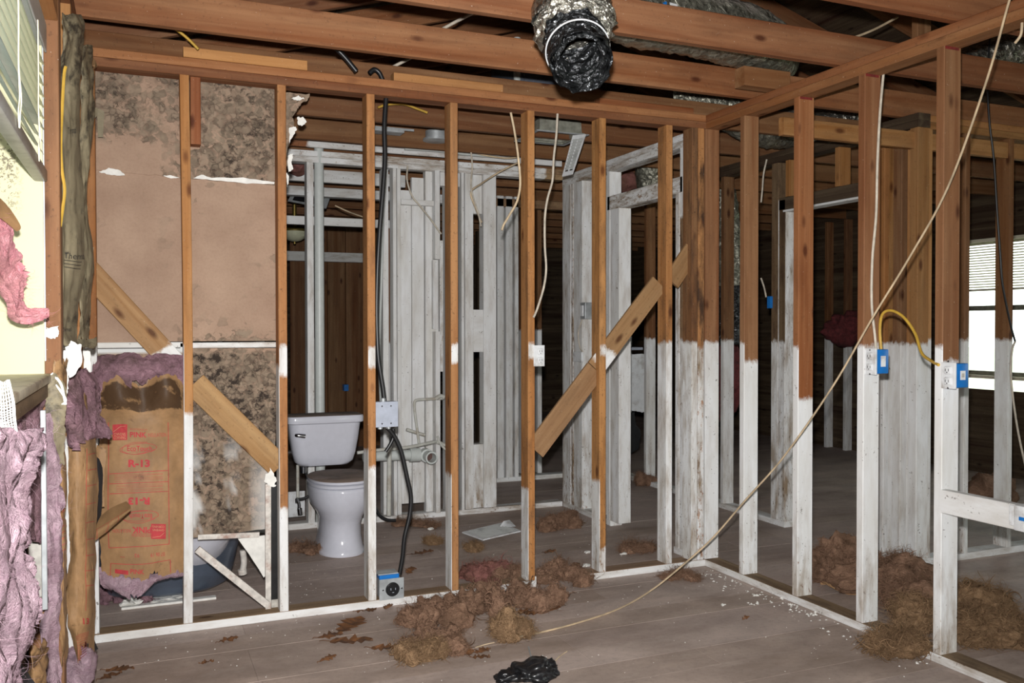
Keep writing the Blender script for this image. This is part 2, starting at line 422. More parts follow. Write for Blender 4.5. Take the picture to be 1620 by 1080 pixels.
# ---- back wall of the room (stud wall in front of the bathroom)
wb = struct('wall_back'); YB = 4.03; Y2 = YB+.089
bx = [.2084, .6148, 1.018, 1.4257, 1.8325, 2.2385, 2.6442]
specs = [([('v', 0, .90), ('u', 0, 1.2)], .3, .4), ([('v', 1.06, 1.19), ('v', 0, .46), ('uU', 0, 1.1)], .45, .2), ([('v', 1.09, 1.18), ('v', 0, .62), ('u', 0, .70), ('U', 0, 1.18)], .6, .3),
         ([('v', 1.10, 1.19), ('u', 0, .56), ('U', 0, 1.2)], .45, .35), ([('v', 1.12, 1.19), ('u', 0, .46), ('U', 0, 1.2)], .6, .3), ([('v', 1.13, 1.18), ('u', 0, .47), ('U', 0, 1.2), ('v', 0, .12)], .6, .5), ([('uvU', 0, 1.19)], .6, .25)]
for i, (x, (pt, di, de)) in enumerate(zip(bx, specs)):
    box('stud', wb, (x-.038, YB, .038), (x, Y2, 2.391), 'Z', col='orange', paint=pt, dirt=di, dirtend=de, bow=(lambda t: V((.008*math.sin(t*math.pi), 0, 0))) if i == 0 else None)
box('stud', wb, (-.215, YB+.01, .038), (-.158, Y2, 2.391), 'Z', col='orange', paint=[('vU', 0, 1.2)], dirt=.4)
box('stud', wb, (2.768, YB, .038), (2.806, Y2, 2.391), 'Z', col='brown', paint=[(ALL, 0, 1.19)], dirt=.8, dirtend=.2)
box('stud', wb, (2.810, YB, .038), (2.848, Y2, 2.391), 'Z', col='orange', paint=[(ALL, 0, 1.16)], dirt=1.2, dirtend=.3)
box('bottom_plate', wb, (-.22, YB, 0), (1.80, Y2, .038), 'X', col='grey', paint=[('u', 0, 3)], dirt=.3)
box('bottom_plate', wb, (2.12, YB, 0), (2.858, Y2, .038), 'X', col='grey', paint=[('u', 0, 3)], dirt=.3)
box('bottom_plate', wb, (1.79, YB+.012, -.001), (1.845, YB+.07, .052), 'X', col='white', paint=[(ALL, 0, 3)], dirt=.2)
box('top_plate', wb, (-.22, YB, 2.391), (2.858, Y2, 2.429), 'X', col='plate', dirt=.35)
box('top_plate', wb, (-.22, YB+.002, 2.430), (2.858, Y2+.002, 2.467), 'X', col=(160, 98, 54), dirt=.3)
box('nailer', wb, (P(290, 95, Y=YB).x, YB, 2.468), (P(486, 95, Y=YB).x, YB+.05, 2.512), 'X', col='orange', dirt=.1)
box('nailer', wb, (P(624, 120, Y=YB).x, YB+.01, 2.468), (P(797, 130, Y=YB).x, YB+.07, 2.508), 'X', col='orange', dirt=.15)
box('nailer', wb, (P(948, 145, Y=YB+.04).x, YB+.035, 2.468), (2.80, Y2, 2.506), 'X', col='plate', dirt=.15)
zt = P(300, 228, Y=YB+.03).z
box('cripple_block', wb, (bx[0]+.006, YB+.02, zt), (bx[0]+.048, Y2, 2.391), 'Z', col='plate', dirt=.1)
# let-in diagonal braces, cut between the studs
def brace(p, q, y, wdt, paint, cl=None):
    a, b = P(*p, Y=y), P(*q, Y=y); d = (b-a).normalized(); nrm = V((0, 1, 0)).cross(d).normalized()
    if nrm.z < 0: nrm = -nrm
    return board('diagonal_brace', wb, a, b, nrm*wdt/2, V((0, .0095, 0)), col=cl or (156, 118, 78), paint=paint, dirt=.25)
brace((130, 418), (283, 583), YB+.045, .098, [('uUvV', .47, 1)])
brace((307, 606), (442, 738), YB+.04, .105, [])
brace((846, 712), (941, 585), YB+.045, .115, [])
brace((941, 583), (1042, 448), YB+.05, .105, [('uv', .03, .13)])
brace((1062, 446), (1095, 395), YB+.05, .105, [])
# drywall of the bathroom side, seen from its brown paper back
def drypanel(name, poly, dirt, y=Y2+.001, th=.012, paint=None, sub=26, jag=0):
    """panel given by four corners in the wall plane, as a fine grid; dirt(s,t) sets the mould"""
    n = sub; (ax, az), (bx_, bz), (cx, cz), (dx, dz) = poly     # top-left, top-right, bottom-right, bottom-left
    vs_, ag, ad, ap = [], [], [], []
    for layer in (0, 1):
        for j in range(n+1):
            for i in range(n+1):
                s, t = i/n, j/n
                x = (ax*(1-s)+bx_*s)*(1-t)+(dx*(1-s)+cx*s)*t; z = (az*(1-s)+bz*s)*(1-t)+(dz*(1-s)+cz*s)*t
                if jag and j in (0, n):
                    z += jag*noise.fractal(V((x*9, 3.1+(7 if j else 0), 0)), 1, 2, 4)*(1 if j else .1)
                vs_.append(V((x, y+layer*th, z))); ag.append((x, z, layer*.1)); ad.append(dirt(x, z)); ap.append(paint(x, z) if paint else (1 if layer and False else 0))
    fs = []; m = (n+1)**2
    for j in range(n):
        for i in range(n):
            a = j*(n+1)+i; fs.append((a, a+n+1, a+n+2, a+1)); fs.append((m+a, m+a+1, m+a+n+2, m+a+n+1))
    for i in range(n):
        for (p, q) in ((i, i+1), (n*(n+1)+i+1, n*(n+1)+i), ((i+1)*(n+1), i*(n+1)), (i*(n+1)+n, (i+1)*(n+1)+n)): fs.append((p, q, m+q, m+p))
    return mesh(name, vs_, fs, DRY, wb, attrs={'g': ('FLOAT_VECTOR', ag), 'dirt': ('FLOAT', ad), 'paint': ('FLOAT', ap)})
ns = lambda x, z, f=4: noise.fractal(V((x*f, z*f, 1.7)), 1, 2, 4)
zt = 1.985
drypanel('drywall_panel', ((-.19, 2.392), (.155, 2.392), (.155, zt-.02), (-.19, zt-.005)), lambda x, z: min(1, max(0, .98 + .45*ns(x, z)-(.95 if x < .10 else .3)*max(0, min(1, (2.17-z)/.10)))), jag=.012)
drypanel('drywall_panel', ((.155, 2.392), (.612, 2.392), (.612, zt-.03), (.155, zt-.018)), lambda x, z: min(1.2, max(0, 1.0+.5*ns(x, z))), jag=.012)
drypanel('drywall_panel', ((-.19, zt+.014), (.158, zt-.002), (.158, 1.252), (-.19, 1.247)), lambda x, z: max(0, .02+.15*ns(x, z)), y=Y2+.006)
drypanel('drywall_panel', ((.158, zt-.002), (.606, zt-.014), (.606, 1.252), (.158, 1.252)), lambda x, z: max(0, .04+.2*ns(x, z)+(.4 if z < 1.28 else 0)), y=Y2+.006)
drypanel('drywall_panel', ((-.19, 1.222), (.20, 1.222), (.20, .90), (-.19, .90)), lambda x, z: .3, paint=lambda x, z: 1 if z > 1.2 else 0)
pz = lambda x, z: max(0, min(.85, max((.22+.9*ns(x*2, z*2, 6) - abs(x-.225)*9)*3, (.02+.9*ns(x*2, z*2, 7)-abs(x-.30-.5*(z-.6))*5)*3)))*max(0, min(1, (.84-z)*5)) if x < .46 else max(0, min(1, .6*(x-.44)*12))*max(0, min(1, (.80-z)*5))
drypanel('drywall_panel', ((.185, 1.222), (.60, 1.218), (.548, .395), (.21, .386)), lambda x, z: min(1.3, 1.2+.4*ns(x, z)) if z < 1.19 else .4, paint=pz, jag=.006)
# torn paper of the drywall face showing white along the seams, and the ragged torn edge at the right
def shard(name, pts, y, mat, parent, th=.004, rough=.006, n=5):
    """thin torn piece given by an outline in the wall plane with a jagged edge"""
    out = []
    for k in range(len(pts)):
        a, b = V((*pts[k], 0)), V((*pts[(k+1) % len(pts)], 0))
        for j in range(n):
            q = a.lerp(b, j/n); out.append((q.x+R.uniform(-rough, rough), q.y+R.uniform(-rough, rough)))
    vs_ = [V((x, y, z)) for x, z in out] + [V((x, y+th, z)) for x, z in out]; m = len(out)
    fs = [tuple(range(m)), tuple(reversed(range(m, 2*m)))] + [(k, m+k, m+(k+1) % m, (k+1) % m) for k in range(m)]
    at = {'g': ('FLOAT_VECTOR', [(p.x, p.z, .3) for p in vs_]), 'dirt': ('FLOAT', [1.0]*2*m), 'paint': ('FLOAT', [0]*2*m)}
    return mesh(name, vs_, fs, mat, parent, attrs=at)
def pix(pts, y): return [(P(*p, Y=y).x, P(*p, Y=y).z) for p in pts]
ys = Y2-.004
shard('torn_paper', pix(((157, 272), (172, 266), (190, 269), (198, 277), (176, 277)), ys), ys, WHITEGYP, wb, rough=.002)
shard('torn_paper', pix(((258, 278), (270, 277), (284, 281), (270, 282)), ys), ys, WHITEGYP, wb, rough=.001)
shard('torn_paper', pix(((306, 282), (318, 276), (335, 281), (385, 281), (434, 288), (434, 291), (390, 290), (340, 285)), ys), ys, WHITEGYP, wb, rough=.0015)
shard('torn_drywall_edge', pix(((452, 146), (490, 149), (487, 158), (476, 163), (470, 172), (463, 186), (466, 200), (459, 222), (455, 240), (455, 262), (452, 262)), Y2), Y2+.002, DRY, wb, th=.011, rough=.004)
for pts in (((462, 155), (472, 152), (481, 156), (470, 160)), ((470, 185), (480, 186), (486, 193), (479, 199), (472, 198)), ((458, 203), (466, 200), (470, 204), (463, 216), (457, 226)), ((455, 246), (463, 243), (461, 254), (463, 268), (456, 272)), ((453, 273), (457, 280), (454, 297))):
    shard('torn_paper', pix(pts, Y2), Y2-.003, WHITEGYP, wb, rough=.003)
# trim strip between upper and lower drywall
box('trim_strip', wb, (-.19, Y2+.001, 1.225), (.20, Y2+.012, 1.249), 'X', col='white', paint=[(ALL, 0, 2)], dirt=.15)
box('trim_strip', wb, (.17, Y2+.001, 1.222), (.606, Y2+.012, 1.246), 'X', col='white', paint=[(ALL, 0, 2)], dirt=.7)
# metal corner strips and ledge around the foot of the mouldy panel
def strip(name, p, q, y, wdt, th, mat, parent):
    a, b = P(*p, Y=y), P(*q, Y=y); d = (b-a).normalized(); nrm = V((0, 1, 0)).cross(d).normalized()*wdt/2
    e = V((0, th/2, 0)); vs_ = [a-nrm-e, a+nrm-e, a+nrm+e, a-nrm+e, b-nrm-e, b+nrm-e, b+nrm+e, b-nrm+e]
    return mesh(name, vs_, [(0, 1, 2, 3), (7, 6, 5, 4), (0, 4, 5, 1), (1, 5, 6, 2), (2, 6, 7, 3), (3, 7, 4, 0)], mat, parent)
strip('metal_edge', (424, 765), (424, 962), YB+.07, .024, .02, RUST, wb)
strip('metal_edge', (313, 849), (410, 845), Y2+.002, .022, .016, RUST, wb)
strip('metal_edge', (312, 868), (423, 956), YB+.05, .030, .016, RUST, wb)
shard('drywall_scrap', pix(((376, 853), (420, 846), (423, 905), (418, 912)), Y2+.03), Y2+.03, WHITEGYP, wb, th=.012, rough=.003)
strip('dark_gap_board', (434, 765), (434, 955), Y2-.01, .030, .012, BLACKPL, wb)
shard('drywall_scrap', pix(((418, 758), (428, 740), (437, 758), (436, 770), (422, 768)), YB+.03), YB+.03, WHITEGYP, wb, rough=.006)
blockmesh('drywall_scrap', (.548, Y2-.02, .038), (.60, Y2+.01, .075), GYPGREY, wb)

# ---- right wall of the room
wr = struct('wall_right'); XR = 2.859; X2 = XR+.089
ry = [3.7355, 3.3329, 2.9268, 2.5248, 2.118, 1.71, 1.3, .9, .5]
rp = [[('u', 0, 1.19), ('v', 0, 1.10), ('UV', 0, 1.2)], [('u', 0, 1.18), ('v', 0, .93), ('UV', 0, 1.2)], [(ALL, 0, 1.19)], [('u', 0, 1.2), ('v', 0, 1.14)]]
for i, yv in enumerate(ry):
    box('stud', wr, (XR, yv-.038, .038), (X2, yv, 2.391), 'Z', col='red' if i != 1 else (140, 84, 46), paint=rp[min(i, 3)], dirt=.15, dirtend=.8)
box('stud', wr, (XR, YB+.002, .038), (X2, YB+.04, 2.391), 'Z', col='red', paint=[(ALL, 0, 1.19)], dirt=.25, dirtend=.3)
box('bottom_plate', wr, (XR, .3, 0), (X2, Y2, .038), 'Y', col='grey', paint=[('uU', 0, 4)], dirt=.75)
box('top_plate', wr, (XR, .3, 2.391), (X2, Y2, 2.429), 'Y', col=(138, 86, 48), dirt=.3)
box('top_plate', wr, (XR+.002, .3, 2.430), (X2+.002, Y2, 2.467), 'Y', col='plate', dirt=.3)
box('blocking', wr, (XR-.004, 2.085, .592), (XR+.034, 2.486, .682), 'Y', col='white', paint=[(ALL, 0, 3)], dirt=.25)
q = P(1178, 134, Z=2.468)
box('nailer', wr, (q.x, q.y, 2.468), (X2, q.y+.075, 2.56), 'X', col='red', dirt=.1)
for yv in (ry[1], ry[2], ry[3]):     # red spray mark at the stud heads
    blockmesh('red_mark', (XR+.004, yv-.0386, 2.380), (X2-.012, yv-.0379, 2.391), plain('red_spray', (112, 34, 30), .7, noisy=.3), wr, bev=0)

# ---- bathroom door partition, in line with the right wall
wd = struct('wall_doorway')
W_ = [(ALL, 0, 3)]
box('bottom_plate', wd, (XR, Y2+.002, 0), (X2, 4.34, .038), 'Y', col='grey', paint=W_, dirt=.7)
box('bottom_plate', wd, (XR, 5.09, 0), (X2, 5.79, .038), 'Y', col='grey', paint=W_, dirt=.7)
box('top_plate', wd, (XR, Y2+.002, 2.335), (X2, 5.8, 2.373), 'Y', col='white', paint=W_, dirt=1.1)
box('top_plate', wd, (XR, Y2+.002, 2.374), (X2, 5.8, 2.412), 'Y', col='white', paint=W_, dirt=.9)
box('stud', wd, (XR, 4.20, .038), (X2, 4.238, 2.334), 'Z', col='orange', paint=[(ALL, 0, 1.2)], dirt=.6, dirtend=.3)
box('stud', wd, (XR, 4.245, .038), (X2, 4.283, 2.334), 'Z', col='white', paint=[('uv', 0, 1.2), ('uvU', 1.9, 3)], dirt=.9)
box('stud', wd, (XR, 4.29, .038), (X2, 4.328, 2.08), 'Z', col='grey', paint=W_, dirt=1.0)
box('header', wd, (XR, 4.26, 2.08), (X2, 5.13, 2.172), 'Y', col='white', paint=W_, dirt=1.3)
box('stud', wd, (XR, 4.975, .038), (X2, 5.09, 2.08), 'Z', col='white', paint=W_, dirt=.4, dirtend=.5)
box('stud', wd, (XR, 5.10, .038), (X2, 5.138, 2.334), 'Z', col='white', paint=W_, dirt=.3, dirtend=.3)
box('stud', wd, (XR+.01, 5.25, .038), (X2, 5.345, 2.334), 'Z', col='white', paint=W_, dirt=.15)
for (y0, y1, dd) in ((5.49, 5.62, .6), (5.63, 5.66, 1.4), (5.67, 5.80, .8)):
    box('stud', wd, (XR, y0, .038), (X2, y1, 2.334), 'Z', col='white', paint=W_, dirt=dd, dirtend=.6)

# ---- rear wall of the bathroom
w2 = struct('wall_bathroom'); YR = 5.8; YR2 = 5.889
def zs(x, y): return P(810, y, Y=YR).z
def rstud(x0, x1, z0=.038, z1=2.384, y0=YR, y1=YR2, dirt=.3, name='stud', de=.4, col='white', paint=W_):
    return box(name, w2, (x0, y0, z0), (x1, y1, z1), 'Z', col=col, paint=paint, dirt=dirt, dirtend=de)
rstud(1.014, 1.057, dirt=.5); rstud(1.53, 1.57, dirt=.2, y0=YR+.05, y1=YR2+.05)
rstud(1.588, 1.612); rstud(1.616, 1.642)
rstud(1.648, 1.733, z0=.10, z1=2.25, y0=YR+.06, y1=YR+.098, dirt=.2); rstud(1.736, 1.822, z0=.10, z1=2.34, y0=YR+.055, y1=YR+.093, dirt=.2)
rstud(1.826, 1.93, dirt=.35, y0=YR+.03)
rstud(1.872, 1.908, z0=zs(0, 414), z1=2.384, y0=YR-.038, y1=YR+.03, name='nailer', de=None)
rstud(1.866, 1.90, z0=zs(0, 520), z1=zs(0, 414)-.005, y0=YR-.012, y1=YR+.03, name='nailer', de=None)
rstud(1.872, 1.905, z0=.04, z1=zs(0, 524), y0=YR-.045, y1=YR+.03, name='nailer')
rstud(1.915, 1.94, z0=zs(0, 585), z1=zs(0, 385), y0=YR-.01, y1=YR+.03, name='nailer', dirt=.9, de=None)
rstud(1.965, 1.99, dirt=.2); rstud(2.07, 2.09, dirt=.3, y0=YR-.02); rstud(2.104, 2.165, dirt=.4); rstud(2.242, 2.338, dirt=.35)
box('blocking', w2, (2.166, YR+.01, zs(0, 556)), (2.241, YR2, zs(0, 490)), 'X', col='white', paint=W_, dirt=.2)
box('blocking', w2, (2.166, YR+.01, .04), (2.241, YR2, zs(0, 700)), 'Z', col='white', paint=W_, dirt=.6, dirtend=.5)
box('blocking', w2, (2.166, YR+.03, zs(0, 340)), (2.241, YR2, 2.384), 'Z', col='white', paint=W_, dirt=.4)
box('blocking', w2, (1.642, YR-.012, zs(0, 333)), (1.872, YR+.026, zs(0, 325)), 'X', col='white', paint=W_, dirt=.3)
box('blocking', w2, (1.93, YR+.02, zs(0, 300)), (2.10, YR2, 2.384), 'Z', col='white', paint=W_, dirt=.3)
box('top_plate', w2, (-.28, YR, 2.385), (XR+.01, YR2, 2.423), 'X', col='white', paint=W_, dirt=1.0)
box('top_plate', w2, (-.28, YR+.002, 2.424), (XR+.01, YR2+.002, 2.462), 'X', col='white', paint=W_, dirt=1.0)
box('ceiling_backer', w2, (.9, YR-.03, 2.478), (2.84, YR-.008, 2.60), 'X', col='plate', paint=[('vu', .12, 2.2)], dirt=.7)
box('bottom_plate', w2, (-.28, YR, 0), (1.52, YR2, .038), 'X', col='white', paint=W_, dirt=.6)
box('bottom_plate', w2, (1.52, YR-.003, 0), (XR-.002, YR2, .036), 'X', col='white', paint=W_, dirt=.9)
blockmesh('baseboard_back', (.60, YR+.16, .05), (1.02, YR+.175, .22), WHITEP, w2)

# ---- second partition behind it (closet side) and the beam of its opening
w3 = struct('wall_closet'); Y3 = 6.9
for (x0, x1, dd) in ((2.79, 2.85, .3), (2.87, 2.93, .4), (2.95, 2.985, .6)):
    box('stud', w3, (x0, Y3, .038), (x1, Y3+.089, 2.42), 'Z', col='white', paint=W_, dirt=dd, dirtend=.3)
for (x0, x1) in ((3.06, 3.12), (3.21, 3.25)):
    box('stud', w3, (x0, Y3+.1, .038), (x1, Y3+.19, 2.42), 'Z', col='brown', paint=[(ALL, 0, 1.25)], dirt=.4)
box('bottom_plate', w3, (2.4, Y3-.005, 0), (3.5, Y3+.089, .038), 'X', col='white', paint=W_, dirt=.5)
box('top_plate', w3, (-.28, Y3, 2.33), (3.7, Y3+.089, 2.40), 'X', col='white', paint=W_, dirt=.5)
box('header', w3, (.75, 6.4, 2.048), (1.80, 6.44, 2.108), 'X', col='white', paint=W_, dirt=.15)
box('stud', w3, (1.70, 6.4, .0), (1.76, 6.48, 2.048), 'Z', col='brown', paint=[(ALL, 0, 1.2)], dirt=.3)
box('stud', w3, (.76, 6.4, .0), (.82, 6.48, 2.6), 'Z', col='white', paint=W_, dirt=.3)
box('header', w3, (.75, 6.41, 2.36), (1.85, 6.45, 2.45), 'X', col='white', paint=W_, dirt=.4)

# ---- hallway wall seen through the right wall
wh = struct('wall_hallway'); XH = 3.88; PW = [(ALL, 0, 1.18)]
for (y0, y1, x0, c_, dd) in ((4.60, 4.66, XH, 'old', .9), (4.67, 4.735, XH, 'old', .8), (3.545, 3.60, XH+.005, 'yellow', .25), (3.605, 3.64, XH+.03, 'yellow', .25), (3.65, 3.71, XH, 'brown', .35), (3.72, 3.76, XH+.02, 'yellow', .3), (3.77, 3.83, XH, 'yellow', .3), (3.85, 3.90, XH+.01, 'brown', .3)):
    hi = 2.14 if y0 > 4.5 and y0 < 4.65 else 2.391
    box('stud', wh, (x0, y0, .038), (XH+.089, y1, hi), 'Z', col=c_, paint=PW if c_ != 'old' else [('u', 0, 1.18), ('v', 0, 2.1)], dirt=dd, dirtend=.3)
box('header', wh, (XH, 3.90, 2.075), (XH+.089, 4.66, 2.155), 'Y', col='dark', dirt=.3)
box('header_casing', wh, (XH-.002, 3.90, 2.060), (XH+.089, 4.62, 2.074), 'Y', col='white', paint=W_, dirt=.5)
for (y0, y1) in ((4.12, 4.158), (4.46, 4.50), (4.56, 4.60)):
    box('cripple_stud', wh, (XH, y0, 2.157), (XH+.089, y1, 2.391), 'Z', col='yellow', dirt=.2)
box('top_plate', wh, (XH, 3.54, 2.391), (XH+.089, 6.8, 2.429), 'Y', col='dark', dirt=.6)
box('top_plate', wh, (XH, 3.54, 2.43), (XH+.089, 6.8, 2.467), 'Y', col='dark', dirt=.6)
box('bottom_plate', wh, (XH, 3.54, 0), (XH+.089, 3.92, .038), 'Y', col='white', paint=W_, dirt=.9)
box('bottom_plate', wh, (XH, 4.60, 0), (XH+.089, 6.8, .038), 'Y', col='grey', paint=W_, dirt=.7)
for y0 in (5.25, 5.75, 6.3):
    box('stud', wh, (XH, y0, .038), (XH+.089, y0+.038, 2.391), 'Z', col='brown', paint=PW, dirt=.4, dirtend=.3)

# ---- cross wall at the right, running away from the hallway corner
wc = struct('wall_corner'); YC = 3.56
for (x0, x1, c_) in ((3.97, 4.01, 'yellow'), (4.26, 4.298, 'brown'), (4.61, 4.648, 'brown'), (5.1, 5.138, 'brown'), (5.5, 5.54, 'brown')):
    box('stud', wc, (x0, YC, .038), (x1, YC+.089, 2.391), 'Z', col=c_, paint=[(ALL, 0, 1.2)], dirt=.3, dirtend=.6)
box('bottom_plate', wc, (3.97, YC, 0), (6.8, YC+.089, .038), 'X', col='white', paint=W_, dirt=.6)
box('top_plate', wc, (3.97, YC, 2.391), (6.8, YC+.089, 2.429), 'X', col='yellow', dirt=.3)
box('top_plate', wc, (3.97, YC, 2.43), (6.8, YC+.089, 2.467), 'X', col='yellow', dirt=.3)
for k in range(1, 3):
    box('fallen_brace', wc, (3.0, 2.95+k*.62, 2.30-.02*k), (6.6, 2.988+k*.62, 2.39-.02*k), 'X', col='yellow', dirt=.3) if k == 1 else None

# ---- far room framing and the outside walls
wf = struct('wall_far')
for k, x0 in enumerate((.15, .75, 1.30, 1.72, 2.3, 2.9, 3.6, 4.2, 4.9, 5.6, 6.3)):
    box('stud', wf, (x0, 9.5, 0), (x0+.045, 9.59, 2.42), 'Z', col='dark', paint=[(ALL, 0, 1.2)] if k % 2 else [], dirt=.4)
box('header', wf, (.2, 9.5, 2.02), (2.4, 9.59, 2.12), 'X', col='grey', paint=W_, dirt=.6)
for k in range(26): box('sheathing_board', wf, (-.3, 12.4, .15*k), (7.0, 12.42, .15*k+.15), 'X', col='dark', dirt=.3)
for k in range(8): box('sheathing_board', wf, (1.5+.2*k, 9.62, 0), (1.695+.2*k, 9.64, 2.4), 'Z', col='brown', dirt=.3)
we = struct('wall_east'); XE = 6.9; WY0, WY1, WZ0, WZ1 = 4.75, 5.85, .885, 2.08
def wall_with_hole(parent, x, y0, y1, h0, h1, z0, z1, th, col, zmax=2.66, more=()):
    k = 0; z = 0
    while z < zmax:
        zb = min(z+.15, zmax)
        if zb <= z0+.01 or z >= z1-.01: segs = [(y0, y1)]
        else:
            e = [y0]
            for q in sorted([(h0, h1), *more]): e += q
            e.append(y1); segs = list(zip(e[::2], e[1::2]))
        for a, b in segs: box('sheathing_board', parent, (x, a, z), (x+th, b, zb), 'Y', col=col, dirt=.3)
        z += .15
wall_with_hole(we, XE+.09, -2.6, 12.6, WY0, WY1, WZ0, WZ1, .02, 'dark', more=((.6, 2.6),))  # second opening added out of view to let fill daylight in
for yv in (4.0, 4.71, 5.86, 6.5, 6.72, 7.0, 7.22, 7.5):
    box('stud', we, (XE, yv, 0), (XE+.088, yv+.04, 2.45), 'Z', col='brown', paint=[(ALL, 0, 1.2)], dirt=.5)
wfr = struct('wall_front')
for k in range(26):
    for xa, xb in (((-.3, .5), (2.1, 3.2), (4.8, 7.0)) if 5 <= k < 14 else ((-.3, 7.0),)):  # openings added behind the camera for soft fill daylight
        box('sheathing_board', wfr, (xa, -2.6, .15*k), (xb, -2.58, .15*k+.15), 'X', col='brown', dirt=.2)

# ---- window 2, far right
wn2 = struct('window_2')
def frame(name, x0, x1, y0, y1, z0, z1, t, mat, parent):
    blockmesh(name, (x0, y0, z0), (x1, y0+t, z1), mat, parent); blockmesh(name, (x0, y1-t, z0), (x1, y1, z1), mat, parent)
    blockmesh(name, (x0, y0+t, z0), (x1, y1-t, z0+t), mat, parent); blockmesh(name, (x0, y0+t, z1-t), (x1, y1-t, z1), mat, parent)
frame('window_frame', XE+.03, XE+.10, WY0, WY1, WZ0, WZ1, .035, ALU, wn2)
blockmesh('meeting_rail', (XE+.035, WY0+.036, 1.455), (XE+.075, WY1-.036, 1.50), ALU, wn2)
blockmesh('window_sill', (XE-.03, WY0-.03, WZ0-.03), (XE+.09, WY1+.03, WZ0-.002), SILLM, wn2)
gl, t_, b_ = new_mat('window_glass'); b_.inputs['Roughness'].default_value = .0; b_.inputs['Transmission Weight'].default_value = 1; b_.inputs['IOR'].default_value = 1.02; b_.inputs['Base Color'].default_value = (.95, .98, .96, 1)
blockmesh('pane', (XE+.055, WY0+.036, 1.501), (XE+.059, WY1-.036, WZ1-.036), gl, wn2, bev=0)
blockmesh('pane', (XE+.055, WY0+.036, WZ0+.036), (XE+.059, WY1-.036, 1.454), gl, wn2, bev=0)
bl2 = thing('window_blind', 'cream horizontal slat blind half lowered in the bright far window at the right', 'blind', (XE, (WY0+WY1)/2, 1.65))
def slat(name, x, y0, y1, z, wdt, mat, parent, tilt=.25, seg=1, th=.0016):
    vs_, fs = [], []; n = 4
    for lay in (0, 1):
        for s in range(seg+1):
            yy = y0+(y1-y0)*s/seg
            for k in range(n+1):
                c = (k/n-.5); vs_.append(V((x+c*wdt*math.cos(tilt), yy, z+c*wdt*math.sin(tilt)+.0045*(1-4*c*c)-lay*th)))
    m = (seg+1)*(n+1)
    for s in range(seg):
        for k in range(n):
            a = s*(n+1)+k; fs.append((a, a+1, a+n+2, a+n+1)); fs.append((m+a, m+a+n+1, m+a+n+2, m+a+1))
    for s in range(seg):
        for k in (0, n): a = s*(n+1)+k; fs.append((a, a+n+1, m+a+n+1, m+a))
    for s in (0, seg):
        for k in range(n): a = s*(n+1)+k; fs.append((a, m+a, m+a+1, a+1))
    return mesh(name, vs_, fs, mat, parent, angle=60)
for k in range(17):
    adopt(slat('slat', XE, WY0+.02, WY1-.02, 1.665+.0235*k, .024, VINYL, None, tilt=.5), bl2)
adopt(blockmesh('bottom_rail', (XE-.012, WY0+.02, 1.628), (XE+.012, WY1-.02, 1.648), VINYL), bl2)
adopt(blockmesh('head_rail', (XE-.014, WY0+.01, 2.06), (XE+.014, WY1-.01, 2.09), VINYL), bl2)

# outside ground and greenery
out = struct('ground_outside')
GRASS = plain('outside_pale_ground', (206, 212, 186), .9, noisy=.1, scale=3)  # ground colour paled to stand in for sunlight on it
blockmesh('lawn', (7.3, -30, -.4), (60, 50, -.3), GRASS, out, bev=0); blockmesh('lawn', (-60, -30, -.4), (-.6, 50, -.3), GRASS, out, bev=0)

# ---- left outside wall
wl = struct('wall_left'); XL = -.2; YJ = 2.78; YW0 = .75; ZW0, ZW1 = 1.19, 2.16
for yv in (YJ+.012, YJ+.052, 3.30, 3.68, 3.96, YW0-.05, .3, -.1, -.5, -1, -1.5, -2, 4.6, 5.2, 5.7, 6.5, 7.4, 8.5, 9.5, 10.5, 11.5):
    box('stud', wl, (XL-.089, yv, .038), (XL, yv+.038, 2.391), 'Z', col='orange' if yv > 2.9 else 'red', paint=[] if yv < 2.9 else [(ALL, 0, .9)], dirt=.4, dirtend=.2)
box('top_plate', wl, (XL-.089, -2.6, 2.391), (XL, 12.6, 2.429), 'Y', col='plate', dirt=.3)
box('top_plate', wl, (XL-.089, -2.6, 2.43), (XL, 12.6, 2.467), 'Y', col='plate', dirt=.3)
box('bottom_plate', wl, (XL-.089, -2.6, 0), (XL, 12.6, .038), 'Y', col='grey', paint=W_, dirt=.9)
box('header', wl, (XL-.089, YW0, ZW1+.01), (XL, YJ, ZW1+.15), 'Y', col='orange', dirt=.3)
box('sill_plate', wl, (XL-.089, YW0, ZW0-.07), (XL-.03, YJ, ZW0-.032), 'Y', col='old', dirt=.5)
wall_with_hole(wl, XL-.115, -2.6, 12.6, YW0, YJ+.01, ZW0-.02, ZW1, .02, 'dark', zmax=2.66)
CREAMM, t_, b_ = new_mat('mould_spotted_cream_paint'); N_ = NT(t_)
o_ = N_.n('NewGeometry').outputs['Position']
sx_ = N_.n('SeparateXYZ', {0: o_}).outputs
m_ = N_.m('MULTIPLY', N_.m('MULTIPLY', N_.rng(sx_[0], -.285, -.315), N_.rng(sx_[0], -.375, -.355)), N_.m('MULTIPLY', N_.rng(sx_[2], 1.58, 1.68), N_.rng(sx_[2], 1.90, 1.80)))
f_ = N_.m('MULTIPLY', N_.rng(N_.m('ADD', N_.noise(o_, 130, 4, .7), N_.m('MULTIPLY', N_.noise(o_, 14, 2), .4)), .70, .76), m_)
t_.links.new(N_.mix(N_.m('MULTIPLY', f_, .8), c4((200, 194, 160)), c4((84, 72, 58))), b_.inputs['Base Color']); b_.inputs['Roughness'].default_value = .7
blockmesh('jamb_drywall', (XL-.24, YJ-.014, ZW0-.01), (-.24, YJ, ZW1+.02), CREAMM, wl, bev=.0015)
blockmesh('corner_bead', (P(65, 800, Y=2.68).x, 2.675, .55), (P(74, 800, Y=2.68).x, 2.685, ZW0-.10), GALV, wl, bev=.002)
